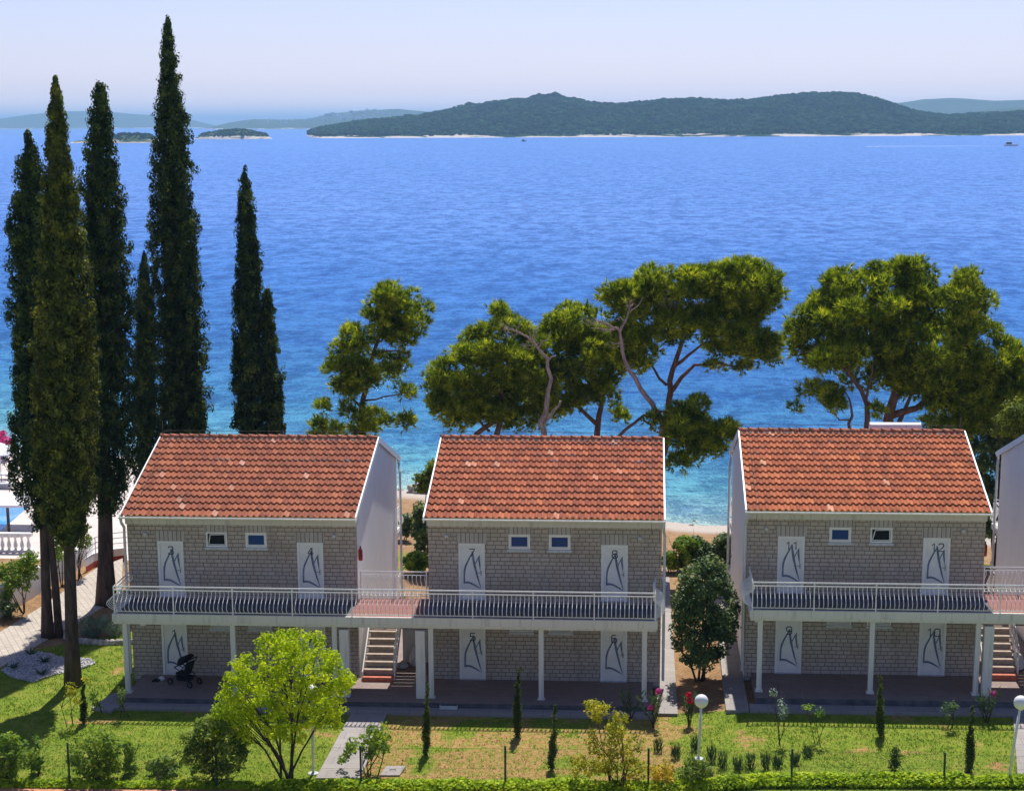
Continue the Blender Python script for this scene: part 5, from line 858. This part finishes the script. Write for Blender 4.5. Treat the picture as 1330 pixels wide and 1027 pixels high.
def stroller():
    b = P(241, 889, 0); t = thing('stroller', 'black baby stroller parked outside door 1', 'stroller', (b[0], b[1], 0)); t.rotation_euler = (0, 0, math.radians(-25))
    fr = MB()
    for s in (-.24, .24):
        fr.tube([(-.48, s, .13), (-.18, s, .42), (.22, s, .80), (.36, s, .98)], .016, 6); fr.tube([(.40, s, .13), (.18, s, .42), (-.12, s, .60), (-.26, s, .66)], .016, 6); fr.tube([(-.18, s, .42), (.18, s, .42)], .014, 6)
    fr.tube([(.36, -.24, .98), (.40, -.2, 1.03), (.40, .2, 1.03), (.36, .24, .98)], .02, 6); fr.tube([(-.26, -.24, .66), (-.34, -.15, .64), (-.34, .15, .64), (-.26, .24, .66)], .02, 6); fr.build('frame', M['dark'], t)
    MB().add([(-.26, -.2, .42), (.10, -.2, .38), (.30, -.2, .85), (.24, -.2, .88), (.06, -.2, .46), (-.26, -.2, .47), (-.26, .2, .42), (.10, .2, .38), (.30, .2, .85), (.24, .2, .88), (.06, .2, .46), (-.26, .2, .47)], [(0, 1, 2, 3, 4, 5), (11, 10, 9, 8, 7, 6)]+[(k, k+6, (k+1) % 6+6, (k+1) % 6) for k in range(6)]).build('seat', M['black'], t)
    m = MB(); A = np.linspace(-.35, 1.75, 9); vs = []
    for s in (-.24, -.22, .22, .24):
        k = .80 if abs(s) > .23 else 1
        for a in A: vs.append((.10-.34*k*math.sin(a)*.9+.05, s, .78+.32*k*math.cos(a)))
    n = len(A); m.add(vs, [(r*n+i, r*n+i+1, (r+1)*n+i+1, (r+1)*n+i) for r in range(3) for i in range(n-1)]+[tuple(range(n)), tuple(range(4*n-1, 3*n-1, -1))]); m.build('canopy', M['black'], t)
    MB().add([(x, y, z) for z, k in ((.18, .8), (.34, 1)) for x, y in ((-.2*k, -.2*k), (.28*k, -.2*k), (.28*k, .2*k), (-.2*k, .2*k))], [(0, 3, 2, 1), (0, 1, 5, 4), (1, 2, 6, 5), (2, 3, 7, 6), (3, 0, 4, 7)]).build('basket', M['black'], t)
    for x, s in ((-.48, -.24), (-.48, .24), (.40, -.27), (.40, .27)):
        def wh(): 
            a = np.linspace(0, 2*math.pi, 17); return mesh_of(MB().tube([(.1*math.cos(q), 0, .1*math.sin(q)) for q in a], .028, 7, False), 'wheel', M['tyre'])
        w = link('wheel', cached('wheel', wh), None, t); w.location = (x, s, .128); link('rim', cached('rim', lambda: mesh_of(MB().tube([(0, -.02, 0), (0, .02, 0)], .062, 12), 'rim', M['dark2'])), None, w)
    c = P(203, 884, 0); s = thing('shoes', 'pair of dark shoes left on the terrace by door 1', 'shoes', c)
    for dx in (-.09, .05):
        m = MB(); [m.lathe((dx+k*.02, -.1+k*.07, 0), [(.045-.004*abs(k-1), 0), (.05, .03), (.035, .06+.01*(k == 2)), (.012, .065)], 8) for k in range(4)]; m.build('shoe', M['dark'], s)
    c = P(210, 882.5, 0); m = MB(); r = np.random.default_rng(4); g = MB().lathe((0, 0, 0), [(.10, 0), (.12, .05), (.10, .10), (.04, .13)], 9); g.v = [tuple(np.array(v)*(1+r.normal(0, .12))+np.array([c[0], c[1], 0])) for v in g.v]; tag(g.build('cloth_bundle', M['cloth'], None), 'small crumpled pale cloth on the terrace beside the shoes', 'cloth')
stroller()
def sacks():
    for lab, px, py, Y, h, w, nm in (('white sack leaning behind the pillar next to the stairs', 540, 864, 0, .72, .22, 'sack'), ('pale sacks piled beside the right stairs', 1318, 868, 0, .6, .38, 'sack'), ('grey bag on the floor right of the stairs', 523, 867, 0, .25, .2, 'bag')):
        z = HZ[2] if px > 1000 else 0; b = P(px, py, z); g = MB().lathe((0, 0, 0), [(w*.7, 0), (w, h*.15), (w*.95, h*.45), (w*.7, h*.75), (w*.35, h*.93), (w*.12, h)], 12); r = np.random.default_rng(int(px)); g.v = [tuple(np.array(v)*(1+r.normal(0, .06))+b) for v in g.v]; tag(g.build(nm, M['sack' if nm == 'sack' else 'sill'], None, smooth=True), lab, 'sack' if nm == 'sack' else 'bag')
    c = thing('storage_cabinet', 'white storage cabinet under the stair landing between the houses', 'cabinet', (-8.05, 64.35, 0)); MB().box(-.5, .55, .03, .9, 0, 1.5).build('body', M['stucco'], c); MB().bbox(-.42, .1, -.0, .028, .05, 1.45).build('door', M['door'], c)
    a = [gnd(*q) for q in ((493, 1008), (519, 1008), (527, 996), (502, 996))]; g = thing('concrete_lid', 'square concrete inspection lid in the dry lawn', 'lid', a[0]); MB().slab([(p[0]-a[0][0], p[1]-a[0][1], .05) for p in a], .12).build('slab', M['pave'], g); p = (a[0]+a[2])/2-a[0]; MB().tube([(p[0]-.1, p[1], .052), (p[0]-.08, p[1], .085), (p[0]+.08, p[1], .085), (p[0]+.1, p[1], .052)], .012, 6).build('handle', M['steel'], g)
    a = P(583, 919, -.17); g = thing('glass_basin', 'low clear plastic box on the shaded pavement below door 5', 'box', a); MB().box(-.3, .3, -.16, -.14, 0, .12).box(-.3, .3, .14, .16, 0, .12).box(-.3, -.28, -.14, .14, 0, .12).box(.28, .3, -.14, .14, 0, .12).box(-.28, .28, -.14, .14, .0, .02).build('tray', M['sill'], g)
sacks()
def poolside():
    zd = -1.45; D = lambda px, py: P(px, py, zd)[:2]
    hard('pool_deck', 'plaza', [(-75, 82), (-24.6, 82.6), (-22.5, 86), (-22, 100), (-27, 113), (-75, 121)], zd, 2.6)
    o = hard('pool_water', 'pool', [D(-60, 668), D(44, 640), D(44, 652), D(0, 690), D(-80, 730)], zd+.012, .02)
    b = D(-20, 716); x0, x1 = D(-80, 716)[0], D(44, 716)[0]; y = b[1]; t = thing('balustrade', 'white turned balustrade in front of the pool', 'balustrade', (x1, y, zd)); MB().bbox(x0-x1, 0, -.16, .16, .82, .97, .02).build('top_rail', M['plaster'], t); MB().box(x0-x1, 0, -.15, .15, 0, .12).build('plinth', M['plaster'], t)
    bm = cached('turned', lambda: mesh_of(MB().lathe((0, 0, .122), [(.09, 0), (.07, .06), (.11, .2), (.10, .3), (.055, .46), (.05, .54), (.09, .62), (.09, .695)], 10), 'turned_baluster', M['plaster']))
    for k in range(18): link('turned_baluster', bm, None, t).location = (-.2-k*.33, 0, 0)
    pts = [(0, 768), (42, 742), (75, 722)]; W_ = [gnd(-40, 818), gnd(0, 803), gnd(45, 775), gnd(85, 752), gnd(112, 733), gnd(122, 722)]; hz = [1.3, 1.25, 1.15, 1.0, .85, .75]
    t = thing('garden_wall', 'white sloping garden wall behind the bushes on the left', 'wall', W_[1]); m = MB(); n = len(W_)
    vs = [(p[0]-W_[1][0]+o_, p[1]-W_[1][1], p[2]-W_[1][2]+z) for o_ in (0, -.25) for z0 in (0, 1) for p, h in zip(W_, hz) for z in ((-.5 if z0 == 0 else h),)]; q = lambda a, i: a*n+i
    m.add(vs, [f for i in range(n-1) for f in ((q(0, i), q(0, i+1), q(1, i+1), q(1, i)), (q(2, i), q(3, i), q(3, i+1), q(2, i+1)), (q(1, i), q(1, i+1), q(3, i+1), q(3, i)))]+[(q(0, n-1), q(2, n-1), q(3, n-1), q(1, n-1)), (q(0, 0), q(1, 0), q(3, 0), q(2, 0))]); m.build('wall_body', M['plaster'], t)
    # curved low wall with red base and tube rail, right of the thick trunk
    W2 = [gnd(112, 744), gnd(124, 736), gnd(140, 731), gnd(165, 728)]; t = thing('low_wall', 'low white wall with a red base and thin metal rails behind the thick trunk', 'wall', W2[0]); m = MB(); r = MB(); rl = MB()
    for i in range(3):
        a, b_ = W2[i]-W2[0], W2[i+1]-W2[0]; m.slab([(a[0], a[1], a[2]+.62), (b_[0], b_[1], b_[2]+.62), (b_[0]-.1, b_[1]+.3, b_[2]+.62), (a[0]-.1, a[1]+.3, a[2]+.62)], .34); r.slab([(a[0], a[1]+.03, a[2]+.277), (b_[0], b_[1]+.03, b_[2]+.277), (b_[0]-.1, b_[1]+.28, b_[2]+.277), (a[0]-.1, a[1]+.28, a[2]+.277)], .5)
        for h in (.85, 1.1, 1.35): rl.tube([(a[0], a[1]+.15, a[2]+h), (b_[0], b_[1]+.15, b_[2]+h)], .018, 5)
        rl.tube([(a[0], a[1]+.15, a[2]+.6), (a[0], a[1]+.15, a[2]+1.36)], .02, 5)
    m.build('wall_body', M['plaster'], t); r.build('red_base', M['redpaint'], t); rl.build('rails', M['steel'], t)
    c = P(8, 690, zd); hh = PY(8, 655, c[1])[2]-zd; t = thing('sun_canopy', 'flat white canopy on brown posts above the pool edge', 'canopy', (c[0], c[1], zd)); MB().add([(-4.0, -.4, hh-.05), (1.2, -.4, hh+.05), (1.9, 2.6, hh+.1), (-4, 2.6, hh+.1), (-4.0, -.4, hh-.15), (1.2, -.4, hh-.07), (1.9, 2.6, hh), (-4, 2.6, hh)], [(0, 1, 2, 3), (7, 6, 5, 4), (0, 4, 5, 1), (1, 5, 6, 2), (2, 6, 7, 3), (3, 7, 4, 0)]).build('roof_panel', M['cloth'], t)
    for x, yy in ((.15, 0), (-3.6, 0), (1.3, 2.3), (-3.6, 2.3)): MB().box(x-.06, x+.06, yy-.06, yy+.06, 0, hh-.12).build('post', M['wood'], t)
    c = P(2, 626, zd); t = thing('parasol', 'pale parasol beside the pink bougainvillea at the left edge', 'parasol', (c[0], c[1], zd)); MB().tube([(0, 0, 0), (0, 0, 2.3)], .03, 8).build('pole', M['gmetal'], t); MB().lathe((0, 0, 1.75), [(1.35, 0), (1.33, .06), (.7, .38), (.05, .62)], 8).build('canopy', M['cloth'], t)
    for k, (px, py, lab) in enumerate(((4, 622, 'white sun lounger nearest the bougainvillea'), (8, 634, 'white sun lounger closer to the pool'))):
        c = P(px, py, zd); t = thing('sun_lounger', lab, 'sun lounger', (c[0], c[1], zd), 'white loungers on the pool deck'); MB().bbox(-.95, .5, -.3, .3, .28, .36).build('bed', M['cloth'], t); MB().add([(.5, -.3, .3), (1.0, -.3, .75), (1.0, .3, .75), (.5, .3, .3), (.5, -.3, .36), (.98, -.3, .81), (.98, .3, .81), (.5, .3, .36)], [(0, 3, 2, 1), (4, 5, 6, 7), (0, 1, 5, 4), (2, 3, 7, 6), (1, 2, 6, 5)]).build('backrest', M['cloth'], t)
        for x in (-.85, .4):
            for y in (-.25, .25): MB().box(x-.025, x+.025, y-.025, y+.025, 0, .279).build('leg', M['wmetal'], t)
    def back(name, label, cat, px, py, Y, polys, mat, group=None, **kw):
        if Y is None: return shrub(name, label, cat, (px, py), polys, mat, group, **kw)
        x = PY(px, py, Y)[0]; return shrub(name, label, cat, None, polys, mat, group, base=(x, Y, gz(x, Y) if x > -24.6 else zd), **kw)
    back('bougainvillea', 'bright pink bougainvillea at the left edge above the pool', 'flowering shrub', 4, 590, 113, [(ell(2, 572, 16, 14), 1.1)], 'pinkf', None, rpx=7, thick=1.2, per=40, L=(.15, .3))
    back('red_bougainvillea', 'red flowering shrub between the two nearest cypress trunks', 'flowering shrub', 103, 660, 86, [(ell(101, 650, 9, 12), 1.0)], 'redf', None, rpx=5, thick=.5, per=40, L=(.1, .2))
    for lab, px, Y, pl, mat in (('green leafy shrub over the white garden wall', 28, 797, [(ell(22, 748, 26, 24), 1), (ell(5, 770, 16, 16), .8), (ell(38, 728, 16, 18), .8)], 'bush'), ('small tree with reddish leaves between the dark cypress trunks', 101, 752, [(ell(108, 695, 12, 22), .8), (ell(100, 680, 10, 14), .5)], 'olive'), ('small green tree behind the double cypress trunk', 77, 762, [(ell(76, 705, 10, 24), .8)], 'bush'), ('dark low shrub at the foot of the white wall', 14, 803, [(ell(12, 790, 18, 12), .7)], 'laurel')):
        back('wall_shrub', lab, 'shrub', px, Y, None, pl, mat, 'shrubs by the white garden wall', rpx=7, thick=.6, per=50, L=(.10, .18), tops=4, r0=.03)
    # behind the houses, towards the beach
    for lab, px, Y, pl, mat, cat in (('leafy shrub low behind the first house, seen through the gap', 540, 746, [(ell(541, 728, 18, 16), 1)], 'bush', 'shrub'), ('darker shrub by the beach, seen left in the first gap', 527, 702, [(ell(527, 682, 9, 18), .9)], 'laurel', 'shrub'), ('dark slim tree by the beach against the middle house wall', 546, 718, [(ell(546, 684, 11, 30), .8)], 'laurel', 'tree'), ('pine branch peeping out left of the middle roof', 552, 86, [(ell(552, 627, 14, 16), .7), (ell(562, 608, 8, 12), .7)], 'pine2', 'tree'), ('fig like plant with a bright top by the beach', 889, 742, [(ell(888, 706, 16, 11), 1), (ell(890, 724, 9, 13), .8)], 'bush', 'shrub'), ('low bright plant beside the middle house near the beach', 869, 744, [(ell(870, 728, 11, 14), 1)], 'bush', 'shrub'), ('dark bushy plant in the middle of the beach strip', 906, 738, [(ell(906, 716, 16, 20), 1)], 'laurel', 'shrub'), ('round dark bush by the beach against the right house', 944, 735, [(ell(942, 712, 20, 18), 1), (ell(926, 718, 14, 14), 1)], 'laurel', 'bush')):
        back('shore_shrub', lab, cat, px, Y if Y > 200 else 720, None if Y > 200 else Y, pl, mat, 'shrubs between the houses and the beach', rpx=7, thick=.7, per=60, L=(.14, .26), tops=3, r0=.03, dens=4.5)
    back('evergreen_tree', 'dark dense tree beside the broad pine at the right edge', 'tree', 1300, 600, 86, [([(1236, 545), (1255, 520), (1290, 500), (1335, 478), (1370, 500), (1375, 620), (1340, 660), (1290, 700), (1262, 690), (1262, 600)], 1.0)], 'laurel', None, rpx=13, thick=1.8, per=44, L=(.14, .26), tops=7, r0=.12, r1=.03, dens=3.2)
    back('pale_evergreen', 'lighter green tree above the gable at the right edge', 'tree', 1330, 560, 80, [([(1290, 545), (1305, 525), (1330, 515), (1360, 520), (1360, 570), (1310, 572), (1290, 565)], 1.0)], 'pine2', None, rpx=10, thick=1.0, per=50, L=(.12, .22), tops=4, r0=.07, r1=.02)
    m = MB(); r = np.random.default_rng(8)
    for k in range(150):
        x = r.uniform(-45, 14); y = float(shore(x))+r.uniform(-3.5, 4.5); s = r.uniform(.12, .5)*(1 if r.random() < .85 else 1.8); g = MB().lathe((0, 0, 0), [(s*.8, -.1), (s, s*.2), (s*.8, s*.5), (s*.3, s*.68)], 7); z = gz(x, y); m.add([tuple(np.array(v)*(1+r.normal(0, .13))+(x, y, z)) for v in g.v], g.f)
    tag(m.build('shore_rocks', M['rock']), kind='stuff')
M['plaza'] = paving('pale_deck_paving', (.66, .58, .52), (.60, .53, .48), .6, .6, (.5, .44, .4)); M['redpaint'] = plain('red_wall_base', (.40, .07, .04), .8, .15, 3)
poolside()
def boats():
    c = P(1312, 190, SEA); t = thing('motor_boat', 'white motor boat crossing in front of the island at the far right', 'boat', (c[0], c[1], SEA)); s = 1.0
    hull = MB(); secs = [(-6, 1.5, 1.5), (-2, 1.8, 1.6), (3, 1.5, 1.9), (6, .7, 2.2), (7.2, .05, 2.4)]; vs = []
    for x, w, z in secs: vs += [(x, -w, z), (x, -w*.6, -.3), (x, w*.6, -.3), (x, w, z)]
    n = len(secs); hull.add(vs, [(i*4+k, i*4+k+1, i*4+5+k, i*4+4+k) for i in range(n-1) for k in range(3)]+[(i*4+3, i*4, i*4+4, i*4+7) for i in range(n-1)]+[(0, 3, 2, 1)]); hull.build('hull', M['wmetal'], t)
    MB().bbox(-3.6, 1.2, -1.2, 1.2, 1.72, 3.6, .2).build('cabin', M['dark'], t); MB().bbox(-4.2, .4, -1.3, 1.3, 3.62, 3.85, .05).build('cabin_roof', M['wmetal'], t); MB().tube([(-2, 0, 3.8), (-2.4, 0, 5.6)], .06, 6).build('mast', M['wmetal'], t)
    me = gridmesh('wake', *(lambda a: (a[0], a[1], np.full(a[0].shape, SEA+.25)))(np.meshgrid(np.linspace(-130, -5.5, 30), np.linspace(-1, 1, 5), indexing='ij'))); v = np.zeros(len(me.vertices)*3); me.vertices.foreach_get('co', v); v = v.reshape(-1, 3); f = (-5.5-v[:, 0])/125; v[:, 1] = v[:, 1]*(1.2+5*f*(.6+.8*fbm(v[:, 0]*.13, v[:, 0]*0, 3)))+c[1]; v[:, 0] += c[0]; me.vertices.foreach_set('co', v.ravel())
    wk = T('wake_foam'); tag(link('wake', me, wk.fin((.8, .84, .9), .7, .2)), kind='structure')
    c = P(680, 184, SEA); t = thing('small_boat', 'tiny dark boat on the water below the island', 'boat', (c[0], c[1], SEA)); hull = MB(); vs = []
    for x, w, z in ((-3, .9, 1.0), (0, 1.1, 1.0), (3, .2, 1.4)): vs += [(x, -w, z), (x, -w*.5, -.2), (x, w*.5, -.2), (x, w, z)]
    hull.add(vs, [(i*4+k, i*4+k+1, i*4+5+k, i*4+4+k) for i in range(2) for k in range(3)]+[(i*4+3, i*4, i*4+4, i*4+7) for i in range(2)]+[(0, 3, 2, 1)]); hull.build('hull', M['dark'], t); MB().bbox(-1.4, .6, -.7, .7, 1.02, 2.8, .15).build('cabin', M['dark'], t)
boats()
# ------------------------------------------------------------------ haze
def haze():
    m = MB().box(-45000, 45000, -300, 43000, -9, 165); t = bpy.data.materials.new('sea_haze'); t.use_nodes = True; nt = t.node_tree
    nt.nodes.remove(nt.nodes['Principled BSDF']); v = nt.nodes.new('ShaderNodeVolumePrincipled'); v.inputs['Color'].default_value = (.38, .66, 1, 1); v.inputs['Density'].default_value = HAZE
    v.inputs['Anisotropy'].default_value = .2
    nt.links.new(v.outputs[0], nt.nodes['Material Output'].inputs['Volume']); tag(m.build('haze', t), kind='stuff')
HAZE = 1.0e-4
haze()
